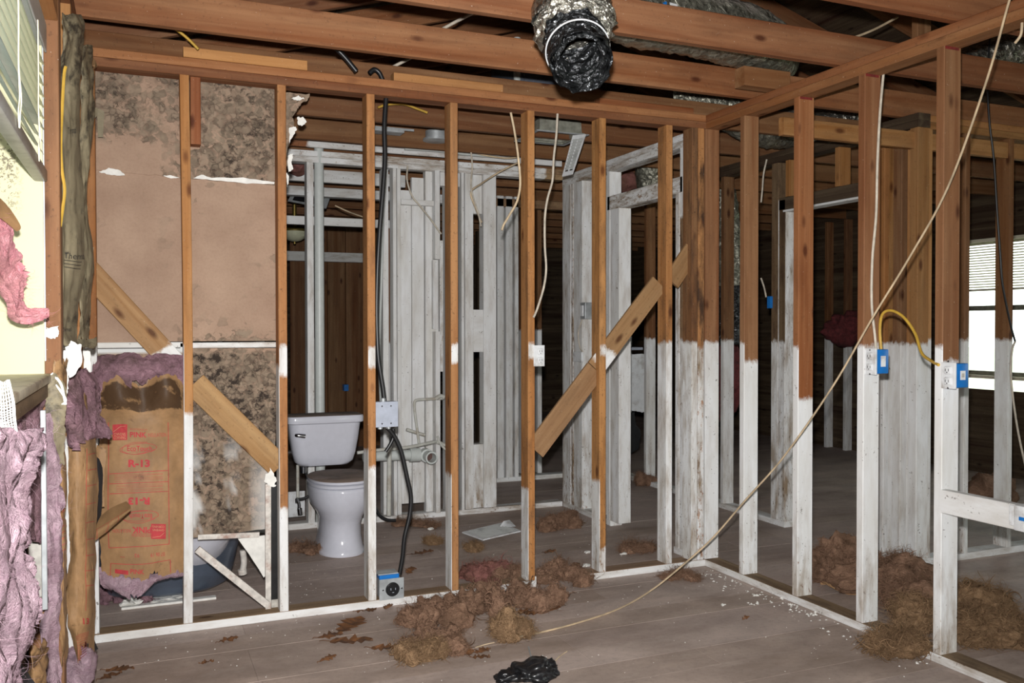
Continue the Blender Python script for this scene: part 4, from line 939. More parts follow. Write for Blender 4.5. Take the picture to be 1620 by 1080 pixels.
# ---- kraft batt in the first bay of the back wall
kb = thing('insulation_batt', 'brown kraft batt printed in red, standing in the first bay of the back wall', 'insulation', V((.02, 4.06, .2)))
ctrl = [[P(px, py, Y=Yd) for px, py, Yd in zip(xs, ys_, dd)] for xs, ys_, dd in (
    ([150, 185, 225, 262, 292], [606, 592, 604, 586, 600], [4.04, 4.0, 4.03, 3.99, 4.05]), ([152, 190, 228, 264, 294], [638, 630, 640, 628, 640], [4.05, 3.98, 4.03, 3.98, 4.06]),
    ([154, 190, 228, 264, 295], [672, 668, 670, 668, 672], [4.05, 4.02, 4.01, 4.02, 4.06]), ([156, 190, 228, 264, 295], [720, 720, 720, 720, 720], [4.06, 4.03, 4.02, 4.03, 4.06]),
    ([156, 190, 228, 264, 296], [790, 790, 790, 790, 790], [4.06, 4.03, 4.02, 4.03, 4.06]), ([157, 190, 228, 264, 296], [850, 850, 850, 850, 850], [4.06, 4.03, 4.02, 4.03, 4.06]), ([160, 190, 228, 262, 294], [912, 918, 922, 916, 908], [4.07, 4.04, 4.03, 4.04, 4.06]))]
o, fb = sheet('kraft_facing', ctrl, 60, 110, KRAFT, None, amp=.007, fr=8, dirt=lambda u, v: min(1.3, 1.9*math.exp(-((v-.15-.03*noise.fractal(V((u*5, 2, 1)), 1, 2, 3))/.085)**4))*(1 if .12 < u < .92 else .45)*(.75+.5*noise.fractal(V((u*8, v*22, 4)), .8, 2, 4))+.10+.3*max(0, v-.93)*8, ragged=(.03, .06, .02, .05), seed=31)
adopt(o, kb)
# surface coordinates of a pixel on this facing, by search on the grid
grid_ = [(fb(i/40, j/70, 0), i/40, j/70) for j in range(71) for i in range(41)]
def proj(p):
    d = p-CAM; z = d.dot(FW); return 810+F*d.dot(R2)/z, 540-F*d.dot(U2)/z
gp_ = [(*proj(p), u, v) for p, u, v in grid_]
def uv(px, py):
    b = sorted(((q[0]-px)**2+(q[1]-py)**2, q[2], q[3]) for q in gp_)[:4]
    sw = sum(1/(q[0]+.3) for q in b); return sum(q[1]/(q[0]+.3) for q in b)/sw, sum(q[2]/(q[0]+.3) for q in b)/sw
def pr_(body, x0, y0, x1, y1, flip=False, bold=.012, mat=REDINK, lift=.0014):
    a = uv(x0, y0); b = uv(x1, y1); adopt(print_on('print', body, fb, a[0], a[1], b[0]-a[0], b[1]-a[1], None, flip, bold, mat, lift), kb)
def ln_(pts, wd_=.0026): adopt(line_on('print', [uv(*p) for p in pts], fb, wd_, None), kb)
def pt_(x0, y0, x1, y1, mat=REDINK):
    a = uv(x0, y0); b = uv(x1, y1); adopt(patch_on('print', a[0], a[1], b[0]-a[0], b[1]-a[1], fb, None, mat), kb)
PALEINK = plain('pale_reverse_lettering', (196, 142, 106), .7)
def logo(x0, y0, x1, y1, flip):
    pt_(x0, y0, x1, y1); h_ = y1-y0
    if not flip:
        pr_('OWENS', x0+2.5, y0+h_*.52, x1-2.5, y0+h_*.70, False, .0, PALEINK, .0022); pr_('CORNING', x0+2, y0+h_*.74, x1-2, y0+h_*.92, False, .0, PALEINK, .0022)
        a, b, c = uv(x0+2, y0+h_*.45), uv(x0+h_*.5, y0+h_*.12), uv(x1-2, y0+2); adopt(line_on('print', [a, b, c], fb, .0016, None, PALEINK, .002), kb)
    else:
        pr_('CORNING', x0+2, y0+h_*.08, x1-2, y0+h_*.26, True, .0, PALEINK, .0022); pr_('OWENS', x0+2.5, y0+h_*.30, x1-2.5, y0+h_*.48, True, .0, PALEINK, .0022)
        a, b, c = uv(x0+2, y1-2), uv(x1-h_*.4, y1-h_*.2), uv(x1-2, y0+h_*.55); adopt(line_on('print', [a, b, c], fb, .0016, None, PALEINK, .002), kb)
logo(178, 672, 201, 696, False)
pr_('ECOTOUCH', 206, 677, 232, 681, bold=0); pr_('PINK', 206, 683, 232, 692, bold=.03); pr_('INSULATION', 234, 685, 263, 690, bold=-.006)
pr_('EcoTouch', 201, 705, 240, 713, bold=.012); pr_('INSULATION', 208, 713.5, 236, 715.5, bold=0)
def ell(cx, cy_, rx, ry_, n=28, t0=0, t1=6.283): ln_([(cx+rx*math.cos(t0+(t1-t0)*k/n), cy_+ry_*math.sin(t0+(t1-t0)*k/n)-.08*rx*math.cos(t0+(t1-t0)*k/n)) for k in range(n+1)], .0018)
ell(219, 709.5, 29, 8); ell(220, 708.5, 27, 9.5, t0=.4, t1=5.2)
pr_('R-13', 203, 727, 237, 739, bold=.045)
ln_([(172, 668), (173, 867), (267, 861), (266, 668)]); ln_([(172.5, 749), (266.5, 745)]); ln_([(172.5, 765), (266.5, 761)]); ln_([(172.5, 781), (266.5, 777)])
for k in range(5): ln_([(181, 751.5+2.3*k), (258, 748.5+2.3*k)], .0010)
for k in range(5): ln_([(184, 768+2.3*k), (258, 765+2.3*k)], .0010)
pr_('R-13', 203, 786, 237, 798, True, .045)
pr_('EcoTouch', 205, 812, 240, 820, True, .012); ell(222, 816, 29, 8); ell(221, 817, 27, 9.5, t0=.4, t1=5.2)
pr_('PINK', 209, 834, 239, 843, True, .03); pr_('INSULATION', 178, 836, 207, 842, True, -.004); pr_('ECOTOUCH', 209, 844, 238, 849, True, 0)
logo(239, 829, 262, 852, True)
pr_('07 06 19', 238, 875, 261, 878, True, 0); pr_('92', 213, 877, 221, 881, True, 0); pr_('88', 191, 879, 198, 883, True, 0)
ln_([(175, 910), (175, 890), (269, 885), (270, 905)]); pt_(182, 900, 203, 909); pr_('PINK', 206, 899, 228, 907, bold=.02)
pk, _ = batt_sheet('insulation_batt', 'dusty pink fibre bursting out above the printed kraft facing', rows([(146, 562, 4.07), (190, 559, 4.04), (240, 559, 4.04), (292, 561, 4.07)], [(146, 578, 4.04), (190, 574, 4.0), (240, 572, 4.0), (292, 582, 4.05)], [(146, 605, 4.04), (200, 600, 4.0), (250, 592, 4.02), (293, 625, 4.06)], [(146, 640, 4.05), (206, 622, 4.02), (256, 604, 4.04), (294, 660, 4.08)]), 50, 40, DIRTYPINK, .03, 12, 33, ragged=(.0, .1, .0, .3), fibres=400, flen=.03)
batt_sheet('insulation_batt', 'pink fibre edge sticking out at the left side of the printed kraft batt', rows([(144, 600, 4.03), (152, 606, 4.02), (160, 612, 4.03)], [(143, 660, 4.03), (152, 660, 4.01), (160, 655, 4.03)], [(144, 700, 4.03), (150, 705, 4.02), (157, 690, 4.03)]), 14, 34, PINK, .02, 12, 34, fibres=150, flen=.03)
batt_sheet('insulation_batt', 'pink fibre hanging out below the printed kraft facing', rows([(156, 896, 4.08), (190, 908, 4.06), (230, 908, 4.05), (262, 905, 4.05), (296, 890, 4.07)], [(158, 915, 4.06), (192, 922, 4.03), (230, 920, 4.03), (262, 912, 4.04), (294, 906, 4.06)], [(162, 925, 4.06), (196, 940, 4.04), (226, 936, 4.04), (250, 916, 4.05), (284, 910, 4.07)], [(172, 932, 4.07), (206, 948, 4.05), (218, 944, 4.05), (240, 920, 4.06), (270, 914, 4.08)]), 50, 30, PINK, .025, 14, 35, ragged=(0, 0, 0, .4), fibres=300, flen=.03)

# ================================================================== THINGS
def ring(cx, cy_, z, hx, hy, n=36, p=2.4, front=1.0, fy=None):
    """egg-shaped horizontal ring; the half towards the room (-Y) can be longer"""
    out = []
    for k in range(n):
        a = 2*math.pi*k/n; c, s = math.cos(a), math.sin(a)
        x = hx*math.copysign(abs(c)**(2/p), c); y = (fy if fy and s < 0 else hy)*math.copysign(abs(s)**(2/p), s)
        out.append(V((cx+x, cy_+y, z)))
    return out
# ---- toilet
DUSTY, t_, b_ = new_mat('dusty_glazed_lid'); N_ = NT(t_); o_ = N_.n('TexCoord').outputs['Object']
nz = N_.n('SeparateXYZ', {0: N_.n('NewGeometry').outputs['Normal']}).outputs[2]
df = N_.m('MULTIPLY', N_.rng(nz, .55, .85), N_.rng(N_.noise(o_, 7, 5, .6), .15, .45, .75, 1))
t_.links.new(N_.mix(df, c4((205, 206, 216)), N_.mix(N_.rng(N_.noise(o_, 12, 4), .4, .7), c4((138, 120, 108)), c4((112, 98, 90)))), b_.inputs['Base Color'])
t_.links.new(N_.rng(df, 0, 1, .12, .85), b_.inputs['Roughness'])
TX, TY = 1.09, 5.18
to = thing('toilet', 'white two piece toilet with dusty brown lid standing behind the back wall studs', 'toilet', (TX, 5.2, 0))
tk = []
for z, hx, hy, oy in ((.448, .10, .05, .03), (.452, .155, .075, .012), (.475, .182, .086, .006), (.53, .197, .092, 0), (.62, .212, .098, 0), (.715, .224, .103, 0)):
    tk.append(rrect(1.072, 5.575+oy, z, hx, hy, min(.07, hy*.8)))
tnk = adopt(loft('tank', tk, PORC), to)
tl = [rrect(1.072, 5.572, z, hx, hy, .05) for z, hx, hy in ((.716, .226, .106), (.722, .236, .114), (.752, .238, .116), (.764, .234, .112), (.768, .222, .1))]
adopt(loft('tank_lid', tl, DUSTY), to)
hd = sub(tube('flush_handle', [(.885, 5.468, .655), (.885, 5.452, .655), (.90, 5.448, .654), (.935, 5.447, .648)], lambda t: .010+.004*t, CHROME, n=8), tnk)
bw = []
for z, hx, fy, by in ((.0, .138, .215, .26), (.02, .14, .218, .265), (.035, .130, .205, .255), (.10, .120, .190, .24), (.17, .119, .188, .23), (.215, .126, .194, .22), (.25, .145, .215, .22), (.29, .170, .240, .23), (.335, .182, .255, .24), (.375, .185, .262, .245), (.392, .184, .262, .245), (.398, .176, .254, .24)):
    bw.append(ring(TX, TY-.005 if z > .2 else TY+.02, z, hx, by, fy=fy, p=2.25))
bwl = adopt(loft('bowl', bw, PORC, angle=60), to)
st_ = [ring(TX, TY, z, hx, by, fy=fy, p=2.3) for z, hx, by, fy in ((.400, .180, .20, .258), (.403, .188, .21, .266), (.417, .189, .21, .268), (.421, .183, .205, .262))]
adopt(loft('seat', st_, PORC), to)
ld = [ring(TX, TY, z, hx, by, fy=fy, p=2.3) for z, hx, by, fy in ((.424, .180, .205, .259), (.427, .187, .21, .266), (.440, .187, .21, .266), (.447, .178, .2, .256), (.450, .12, .14, .18))]
adopt(loft('lid', ld, DUSTY), to)
for sx in (-.075, .075): adopt(blockmesh('hinge', (TX+sx-.02, TY+.195, .40), (TX+sx+.02, TY+.235, .435), PORC, bev=.006), to)
adopt(tube('bowl_stain', [(TX-.02, TY-.171, .085), (TX+.0, TY-.171, .085)], .001, STAINPORC, n=5), to)
adopt(cyl('tank_bolt_nut', P(480, 748, Y=5.56), P(480, 738, Y=5.56), .018, CHROME), to)
sub(cyl('bolt_cap', (TX-.145, TY+.06, .0), (TX-.145, TY+.06, .03), .014, PORC, r2=.008), bwl)
sp = thing('water_supply', 'grey braided supply hose with valve hanging left of the toilet bowl', 'hose', P(474, 805, Y=5.6))
adopt(tube('hose', [P(x, yv, Y=5.58) for x, yv in ((483, 745), (487, 758), (492, 772), (490, 783), (480, 788), (470, 790), (469, 794))], .008, BLACKR), sp)
adopt(tube('hose_tail', [P(x, yv, Y=5.58) for x, yv in ((469, 788), (473, 796), (473, 806))], .010, CHROME), sp)
adopt(cyl('valve', P(474, 804, Y=5.58), P(475, 813, Y=5.58), .015, CHROME), sp)
rp_ = tag(tube('water_pipe', [P(471, 735, Y=5.7), P(471, 788, Y=5.7)], .010, PAINTPIPE), 'short white riser pipe ending left of the toilet bowl', 'pipe')
hb = tag(tube('hose_end', [P(x, yv, Y=5.62) for x, yv in ((590, 796), (600, 814), (612, 822), (626, 823))], .011, BLACKR), 'dark bent hose end lying on the floor right of the toilet', 'hose')

# ---- bathtub behind the wall
tb = thing('bathtub', 'grey steel bathtub seen from its rounded end below the mouldy drywall', 'bathtub', (.2, 4.9, 0))
xr = P(388, 860, Y=4.5).x; cx = xr-.36
rg = []
for z, hx, y0, rad in ((.012, .23, 4.60, .16), (.02, .27, 4.54, .2), (.05, .31, 4.48, .24), (.12, .325, 4.45, .26), (.22, .345, 4.425, .28), (.30, .355, 4.41, .29), (.375, .36, 4.40, .29)):
    y1 = 5.72; rg.append(rrect(cx, (y0+y1)/2, z, hx, (y1-y0)/2, min(rad, hx*.98), n=10))
adopt(loft('body', rg, STEELTUB, angle=60, caps=(True, False)), tb)
rim = [rrect(cx, 5.0, z, hx, hy, .16, n=10) for z, hx, hy in ((.375, .37, .73), (.385, .385, .75), (.398, .385, .75), (.402, .37, .735), (.398, .33, .69), (.30, .30, .64), (.12, .24, .52))]
adopt(loft('rim', rim, PORC, angle=60, caps=(False, True)), tb)
adopt(blockmesh('foot_board', (cx-.20, 4.46, .0), (cx+.22, 4.50, .012), WHITEGYP), tb)
db = thing('tub_drain', 'rusty overflow pipe hanging at the right side of the bathtub', 'pipe', P(385, 900, Y=4.6))
adopt(tube('pipe', [P(384, 870, Y=4.6), P(386, 890, Y=4.6), P(383, 905, Y=4.6)], .016, RUST), db)
adopt(cyl('elbow', P(383, 900, Y=4.6), P(384, 908, Y=4.6), .022, RUST), db)
for k, (lab, x, yv, w_, h_, mt) in enumerate((('white crumbled plaster lump beside the fallen pink fibre under the tub', 208, 958, 34, 14, WHITEGYP), ('long white plaster sliver in front of the tub foot', 260, 950, 52, 4, WHITEGYP), ('pale plaster lump next to the rusty metal edge foot', 433, 955, 14, 12, GYPGREY))):
    c = P(x, yv, Z=.0); q = (c-CAM).dot(FW)/F
    o = lumps('plaster_lump', [((c.x, c.y, .012), (w_*q/2, w_*q/3, h_*q*.6), 0)], mt, None, sub=3, f1=30, a1=.4, f2=60, a2=.1, zmin=.0005, seed=k, smooth=False); tag(o, lab, 'plaster')
clump('grey pink fallen fibre heap under the kraft batt in the corner', 200, 945, 90, 50, DIRTYPINK, seed=3, n_lobes=3, locks=20, fib=160, deep=.6)

# ---- pipes and plumbing of the bathroom wall
vp = thing('vent_pipe', 'tall white plastic vent pipe rising through the bathroom ceiling', 'pipe', (1.098, 5.83, 0))
adopt(cyl('pipe', (1.098, 5.83, .0), (1.098, 5.83, 3.1), .031, PVC), vp)
adopt(cyl('coupling', (1.098, 5.83, 2.56), (1.098, 5.83, 2.64), .038, PVC), vp)
tag(tube('conduit', [P(x, yv, Y=5.786) for x, yv in ((607, 244), (606, 330), (604, 420), (601, 510), (600, 570), (603, 640))], .010, PVC, n=8), 'thin white conduit hanging beside the thick black cable', 'pipe')
dp = thing('drain_pipe', 'white horizontal drain pipe with open elbow facing the room', 'pipe', P(640, 720, Y=5.6))
adopt(cyl('pipe', P(575, 722, Y=5.62), P(655, 719, Y=5.62), .034, PVC), dp)
adopt(cyl('coupling', P(648, 719.5, Y=5.62), P(664, 719, Y=5.62), .045, PVC), dp)
pe = P(674, 720, Y=5.62)
oo = loft('elbow', [[pe+V((math.cos(a)*r_, -dy, math.sin(a)*r_)) for a in [2*math.pi*k/24 for k in range(24)]] for r_, dy in ((.045, -.03), (.045, .03), (.035, .035), (.035, .10), (.041, .10), (.041, .125), (.031, .125), (.028, .04))], PVC, caps=(True, False)); adopt(oo, dp)
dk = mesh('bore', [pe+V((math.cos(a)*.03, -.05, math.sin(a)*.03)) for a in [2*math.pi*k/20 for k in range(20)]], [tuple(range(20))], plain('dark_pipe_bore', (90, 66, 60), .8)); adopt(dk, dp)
tag(tube('water_pipe', [P(616, 706, Y=5.55), P(615, 815, Y=5.55)], .016, PAINTPIPE), 'vertical white pipe stub standing under the drain pipe', 'pipe')
tag(tube('water_pipe', [P(565, 716, Y=5.55), P(604, 711, Y=5.55), P(640, 708, Y=5.55), P(672, 702, Y=5.6), P(690, 698, Y=5.65)], .011, PAINTPIPE), 'thin white pipe running just above the drain pipe', 'pipe')
s1 = thing('water_pipe', 'bent white supply pipe with a valve beside the block studs', 'pipe', P(655, 700, Y=5.74))
adopt(tube('pipe', [P(x, yv, Y=5.74) for x, yv in ((663, 702), (660, 680), (656, 650), (656, 636), (660, 632.5), (670, 631.5), (702, 630))], .0095, PAINTPIPE), s1)
adopt(tube('valve', [P(690, 630, Y=5.72), P(697, 626, Y=5.70), P(704, 629, Y=5.68)], .014, PAINTPIPE), s1)
s2 = thing('water_valve', 'painted shut off valve low on the post right of the drain elbow', 'valve', P(695, 698, Y=5.7))
adopt(tube('body', [P(674, 702, Y=5.7), P(690, 699, Y=5.7), P(704, 704, Y=5.7)], .013, PAINTPIPE), s2)
adopt(tube('handle', [P(692, 690, Y=5.68), P(697, 702, Y=5.68), P(706, 712, Y=5.68)], .008, PAINTPIPE), s2)
s3 = thing('mixer_stub', 'grey flat pipe stubs sticking out of the wide boards', 'pipe', P(655, 680, Y=5.75))
adopt(tube('pipe', [P(643, 679, Y=5.75), P(655, 683, Y=5.75), P(672, 688, Y=5.75)], .011, PAINTPIPE), s3)
tag(tube('towel_rail', [P(440, 715, Y=5.79), P(488, 715, Y=5.79)], .010, CHROME), 'chrome rail end left of the toilet tank', 'rail')

# ---- electrical boxes
jb = thing('junction_box', 'grey square junction box with screwed cover on the third stud', 'electrical box', P(610, 655, Y=YB+.02))
a, b = P(593, 636, Y=YB+.01), P(629, 674, Y=YB+.01)
adopt(blockmesh('box', (a.x, YB+.008, b.z), (b.x, YB+.055, a.z), GREYBOX), jb)
cv = adopt(blockmesh('cover', (a.x-.001, YB+.003, b.z-.001), (b.x+.001, YB+.008, a.z+.001), GREYBOX, bev=.001), jb)
for x in (.032, .075):
    for z in (.016, .098): sub(cyl('screw', (a.x+x, YB+.004, b.z+z), (a.x+x, YB+.0005, b.z+z), .0038, CHROME, n=10), cv)
for x in (.03, .07): adopt(cyl('cable_clamp', (a.x+x, YB+.03, b.z-.012), (a.x+x, YB+.03, b.z+.002), .011, GALV, n=12), jb)
adopt(cyl('cable_clamp', (a.x+.045, YB+.03, a.z), (a.x+.045, YB+.03, a.z+.016), .012, GALV, n=12), jb)
rb = thing('range_receptacle', 'metal floor receptacle box with round black dryer outlet', 'outlet', P(618, 940, Y=YB))
a, b = P(600, 917, Y=YB-.004), P(639, 945, Y=YB-.004)
adopt(blockmesh('face_plate', (a.x, YB-.006, b.z), (b.x, YB-.002, a.z), GALV, bev=.001), rb)
adopt(blockmesh('back_box', (a.x+.006, YB-.002, b.z+.004), (b.x-.012, YB+.06, a.z-.002), GALV), rb)
adopt(blockmesh('blue_insert', (a.x+.003, YB+.004, a.z-.004), (b.x-.020, YB+.05, a.z+.016), BLUEP), rb)
adopt(blockmesh('box_lid', (a.x-.001, YB+.01, a.z+.016), (b.x-.022, YB+.085, a.z+.021), GALV, bev=.001), rb)
cc = V(((a.x+b.x)/2+.003, YB-.006, (a.z+b.z)/2-.001))
of_ = adopt(cyl('outlet_face', cc, cc+V((0, -.014, 0)), .029, BLACKR, n=28), rb)
adopt(cyl('outlet_rim', cc, cc+V((0, -.006, 0)), .033, BLACKPL, n=28), rb)
for dx, dz, sx, sz in ((-.011, .004, .003, .010), (.011, .004, .003, .010), (0, -.012, .008, .003)):
    sub(blockmesh('slot', (cc.x+dx-sx/2, YB-.0215, cc.z+dz-sz/2), (cc.x+dx+sx/2, YB-.0195, cc.z+dz+sz/2), GREYBOX, bev=0), of_)
for dx, dz in ((-.045, .0), (.045, .0)): adopt(cyl('screw', cc+V((dx, .001, dz)), cc+V((dx, -.003, dz)), .004, CHROME, n=8), rb)
def outlet_side(label, face, yv, x0, z0, z1, boxmat=BLUEP, flipx=1, qr=False):
    """duplex outlet facing -X nailed to the near side of a right-wall stud"""
    t = thing('electrical_outlet', label, 'outlet', (x0, yv, z0), 'duplex outlets on the studs')
    adopt(blockmesh('box', (x0+.012, yv-.052, z0), (x0+.085, yv-.002, z1), boxmat, bev=.004), t)
    adopt(blockmesh('yoke', (x0+.004, yv-.060, z0-.004), (x0+.012, yv+.004, z1+.004), WHITEP, bev=.002), t)
    for dz in (.027, .072):
        zc = z0+(z1-z0)*dz/.1
        sk = adopt(blockmesh('socket', (x0-.004, yv-.045, zc-.015), (x0+.006, yv-.012, zc+.015), WHITEP, bev=.005), t)
        for dy in (-.036, -.022): sub(blockmesh('slot', (x0-.0048, yv+dy-.001, zc-.004), (x0-.0038, yv+dy+.001, zc+.006), BLACKR, bev=0), sk)
        sub(blockmesh('slot', (x0-.0048, yv-.031, zc-.010), (x0-.0038, yv-.027, zc-.006), BLACKR, bev=0), sk)
    for dz in (-.001, .101): adopt(cyl('screw', (x0+.004, yv-.029, z0+dz), (x0+.001, yv-.029, z0+dz), .0035, CHROME, n=8), t)
    adopt(blockmesh('nail_tab', (x0+.02, yv-.006, z0+.02), (x0+.06, yv-.0005, z1-.02), GALV, bev=.001), t)
    if qr is not None:
        adopt(blockmesh('paper_label', (x0+.040, yv-.0535, z0+.03), (x0+.066, yv-.0518, z1-.028), WHITEP, bev=0), t)
        adopt(blockmesh('label_patch', (x0+.046, yv-.0541, z0+.040), (x0+.060, yv-.0533, z1-.038), GYPGREY, bev=0), t) if qr else None
    return t
yA = ry[2]-.038; yB_ = ry[3]-.038
outlet_side('blue and white duplex outlet fixed to the third stud of the right wall', 0, yA, XR+.004, P(1385, 590, Y=yA).z, P(1385, 552, Y=yA).z)
outlet_side('blue and white duplex outlet with square sticker on the nearest right wall stud', 0, yB_, XR-.006, P(1500, 612, Y=yB_).z, P(1500, 574, Y=yB_).z, qr=True)
ow = thing('electrical_outlet', 'white duplex outlet clipped to the fifth stud of the back wall', 'outlet', P(850, 578, Y=YB), 'duplex outlets on the studs')
a, b = P(844, 546, Y=YB), P(861, 579, Y=YB); 
adopt(blockmesh('yoke', (a.x, YB-.004, b.z), (b.x, YB+.002, a.z), WHITEP, bev=.001), ow)
adopt(blockmesh('box', (a.x-.002, YB+.002, b.z+.004), (b.x-.004, YB+.06, a.z-.004), BLUEP, bev=.002), ow)
for k in (.28, .70):
    zc = b.z+(a.z-b.z)*k; xc = (a.x+b.x)/2+.006
    sk = adopt(blockmesh('socket', (xc-.015, YB-.010, zc-.016), (xc+.015, YB-.003, zc+.016), WHITEP, bev=.005), ow)
    for dx in (-.006, .006): sub(blockmesh('slot', (xc+dx-.001, YB-.0108, zc-.003), (xc+dx+.001, YB-.0098, zc+.007), BLACKR, bev=0), sk)
    sub(blockmesh('slot', (xc-.002, YB-.0108, zc-.011), (xc+.002, YB-.0098, zc-.007), BLACKR, bev=0), sk)
eb = thing('outlet_box', 'white plastic box at the end of the horizontal blocking, cut by the right frame edge', 'electrical box', (XR, 2.12, .6))
a = P(1603, 797, X=XR-.012); b = P(1603, 838, X=XR-.012)
adopt(blockmesh('box', (XR-.02, a.y-.075, b.z), (XR+.05, a.y-.004, a.z), WHITEP, bev=.008), eb)
adopt(blockmesh('flange', (XR-.014, a.y-.004, b.z+.015), (XR-.006, a.y+.016, a.z-.005), WHITEP, bev=.003), eb)
adopt(blockmesh('blue_clip', (XR-.024, a.y-.05, (a.z+b.z)/2-.005), (XR-.020, a.y-.03, (a.z+b.z)/2+.008), BLUEP, bev=.001), eb)
for lab, px, py, yv, xx in (('small blue box behind the second right wall stud', 1212, 478, 4.55, 3.86),):
    c = P(px+6, py, X=xx+.012); tag(blockmesh('electrical_box', c-V((.01, .018, .04)), c+V((.03, .018, .04)), BLUEP), lab, 'electrical box')
c = P(547, 613, Y=9.56); tag(blockmesh('electrical_box', c-V((.025, .03, .035)), c+V((.025, .06, .035)), BLUEP), 'tiny blue box on the far dark boards above the toilet tank', 'electrical box')
sb = thing('switch_box', 'torn metal switch box on the white post beyond the doorway', 'electrical box', P(922, 495, X=XR))
c = P(922, 492, X=XR-.01)
adopt(blockmesh('box', c+V((-.005, -.045, -.055)), c+V((.05, .03, .06)), GALV), sb); adopt(blockmesh('plate', c+V((-.012, -.02, -.035)), c+V((-.004, .02, .04)), WHITEP), sb)
c = P(915, 564, X=XR-.01); tag(blockmesh('wall_plate', c-V((.012, .07, .035)), c+V((.004, .06, .035)), WHITEP), 'white blank plate below the torn switch box', 'plate')
c = P(1000, 551, Y=6.6); tag(blockmesh('shelf_bracket', c-V((.07, .08, .012)), c+V((.06, .08, .012)), GREYBOX), 'small grey ledge on the wall seen through the doorway', 'bracket')

# ---- cables
def cable(label, pts, r=.005, mat=ROMEX, name='electric_cable', **k): return tag(tube(name, pts, r, mat, n=8, **k), label, 'cable', 'cables strung through the framing')
cable('long tan cable sagging from the top right corner down to the floor debris', [P(1618, -60, X=2.76), P(1597, 0, X=2.77), P(1560, 130, X=2.78), P(1500, 295, X=2.79), P(1440, 405, X=2.79), P(1380, 503, X=2.78), P(1318, 610, X=2.75), P(1240, 722, X=2.70), P(1180, 790, X=2.66), P(1130, 848, X=2.60), P(1090, 885, X=2.52), P(1035, 930, Z=.03), P(980, 962, Z=.007), P(910, 986, Z=.007), P(842, 1003, Z=.007), P(815, 1008, Z=.02)], .0072, TANROMEX, flat=.6, seg=8)
yw = yA-.008
cable('white cable running down the third stud of the right wall', [P(1398, 112, Y=yw), P(1392, 180, Y=yw), P(1388, 260, Y=yw), P(1386, 340, Y=yw), P(1380, 410, Y=yw), P(1379, 480, Y=yw), P(1384, 530, Y=yw), P(1386, 553, Y=yw-.01)], .0058, ROMEX)
cable('yellow and white cable arching between the two blue outlets', [P(1394, 552, Y=yA-.03), P(1392, 520, Y=2.86), P(1396, 497, Y=2.84), P(1410, 491, Y=2.80), P(1430, 502, Y=2.74), P(1448, 528, Y=2.68), P(1458, 558, Y=2.62), P(1472, 570, Y=2.56), P(1485, 577, Y=2.50)], .0062, YELROMEX)
cable('white cable dangling before the fourth back wall bay', [P(x, yv, Y=YB-.02) for x, yv in ((808, 178), (814, 208), (820, 250), (823, 290), (818, 318), (806, 340), (797, 355), (794, 364))], .006, TANROMEX)
cable('white cable dangling in the fifth back wall bay to the stud', [P(x, yv, Y=YB-.01) for x, yv in ((882, 180), (880, 215), (876, 250), (874, 285), (866, 315), (862, 345), (862, 390), (864, 425), (860, 455), (850, 488), (844, 502))], .006, ROMEX)
cable('thick black cable dropping from the top plate to the grey junction box', [P(x, yv, Y=YB+.05) for x, yv in ((611, 152), (608, 200), (609, 250), (606, 300), (601, 360), (597, 430), (596, 500), (598, 560), (602, 590), (606, 615), (608, 634))], .0115, BLACKR)
cable('thick black cable hanging from the junction box to the floor receptacle', [P(x, yv, Y=YB+.03) for x, yv in ((613, 676), (624, 690), (635, 715), (644, 755), (650, 785), (648, 815), (640, 850), (637, 880), (632, 908))], .0105, BLACKR)
cable('short cut black cable end below the junction box', [P(x, yv, Y=YB+.05) for x, yv in ((622, 678), (622, 692), (616, 705), (610, 714))], .009, BLACKR)
cable('white cable with splayed copper ends on the wide boards', [P(x, yv, Y=5.68) for x, yv in ((645, 262), (644, 285), (652, 310), (664, 325), (680, 345), (692, 362), (698, 370))], .006, ROMEX)
cable('tan cable hanging from the bathroom plate by the fourth stud', [P(x, yv, Y=5.5) for x, yv in ((738, 212), (745, 240), (747, 265), (745, 290), (748, 310), (756, 335), (761, 358))], .006, ROMEX)
cable('tan cable slanting across the bathroom studs', [P(x, yv, Y=5.55) for x, yv in ((820, 257), (790, 272), (762, 290), (745, 304), (752, 328), (762, 352))], .006, TANROMEX)
cable('tan cable looping along the bathroom top plate', [P(x, yv, Y=5.6) for x, yv in ((725, 215), (735, 230), (748, 240), (770, 246), (800, 250), (820, 248), (850, 240), (885, 238), (910, 240), (925, 255))], .006, TANROMEX)
cable('white cable stretched along the bathroom ceiling edge', [P(x, yv, Y=5.65) for x, yv in ((640, 235), (690, 238), (740, 244), (790, 248))], .010, PVC)
cable('yellow cable arching over the joist above the bathroom', [P(x, yv, Y=4.75) for x, yv in ((598, 170), (615, 165), (640, 165), (660, 172), (676, 178))], .007, YELROMEX)
cable('brown cable crossing the attic above the right wall', [P(x, yv, Y=3.3) for x, yv in ((1300, 66), (1340, 62), (1380, 48), (1420, 27))], .006, TANROMEX)
cable('pale cable slanting in the attic between the joists', [P(x, yv, Y=4.1) for x, yv in ((790, -8), (752, 18), (718, 36), (684, 55), (650, 76))], .008, ROMEX)
cable('pale cable slanting in the attic over the top plate', [P(x, yv, Y=4.4) for x, yv in ((700, 62), (652, 90), (625, 104), (598, 118), (575, 134))], .008, ROMEX)
cable('dark cable sloping through the attic left of centre', [P(x, yv, Y=3.95) for x, yv in ((525, 70), (545, 90), (564, 113))], .012, BLACKR)
cable('dark cable hooked over the top plate above the third stud', [P(x, yv, Y=YB+.05) for x, yv in ((584, 116), (592, 110), (600, 115), (606, 128))], .011, BLACKR)
cable('yellow cable slanting under the top left joist', [P(x, yv, Y=3.9) for x, yv in ((278, 46), (296, 60), (314, 78))], .006, YELROMEX)
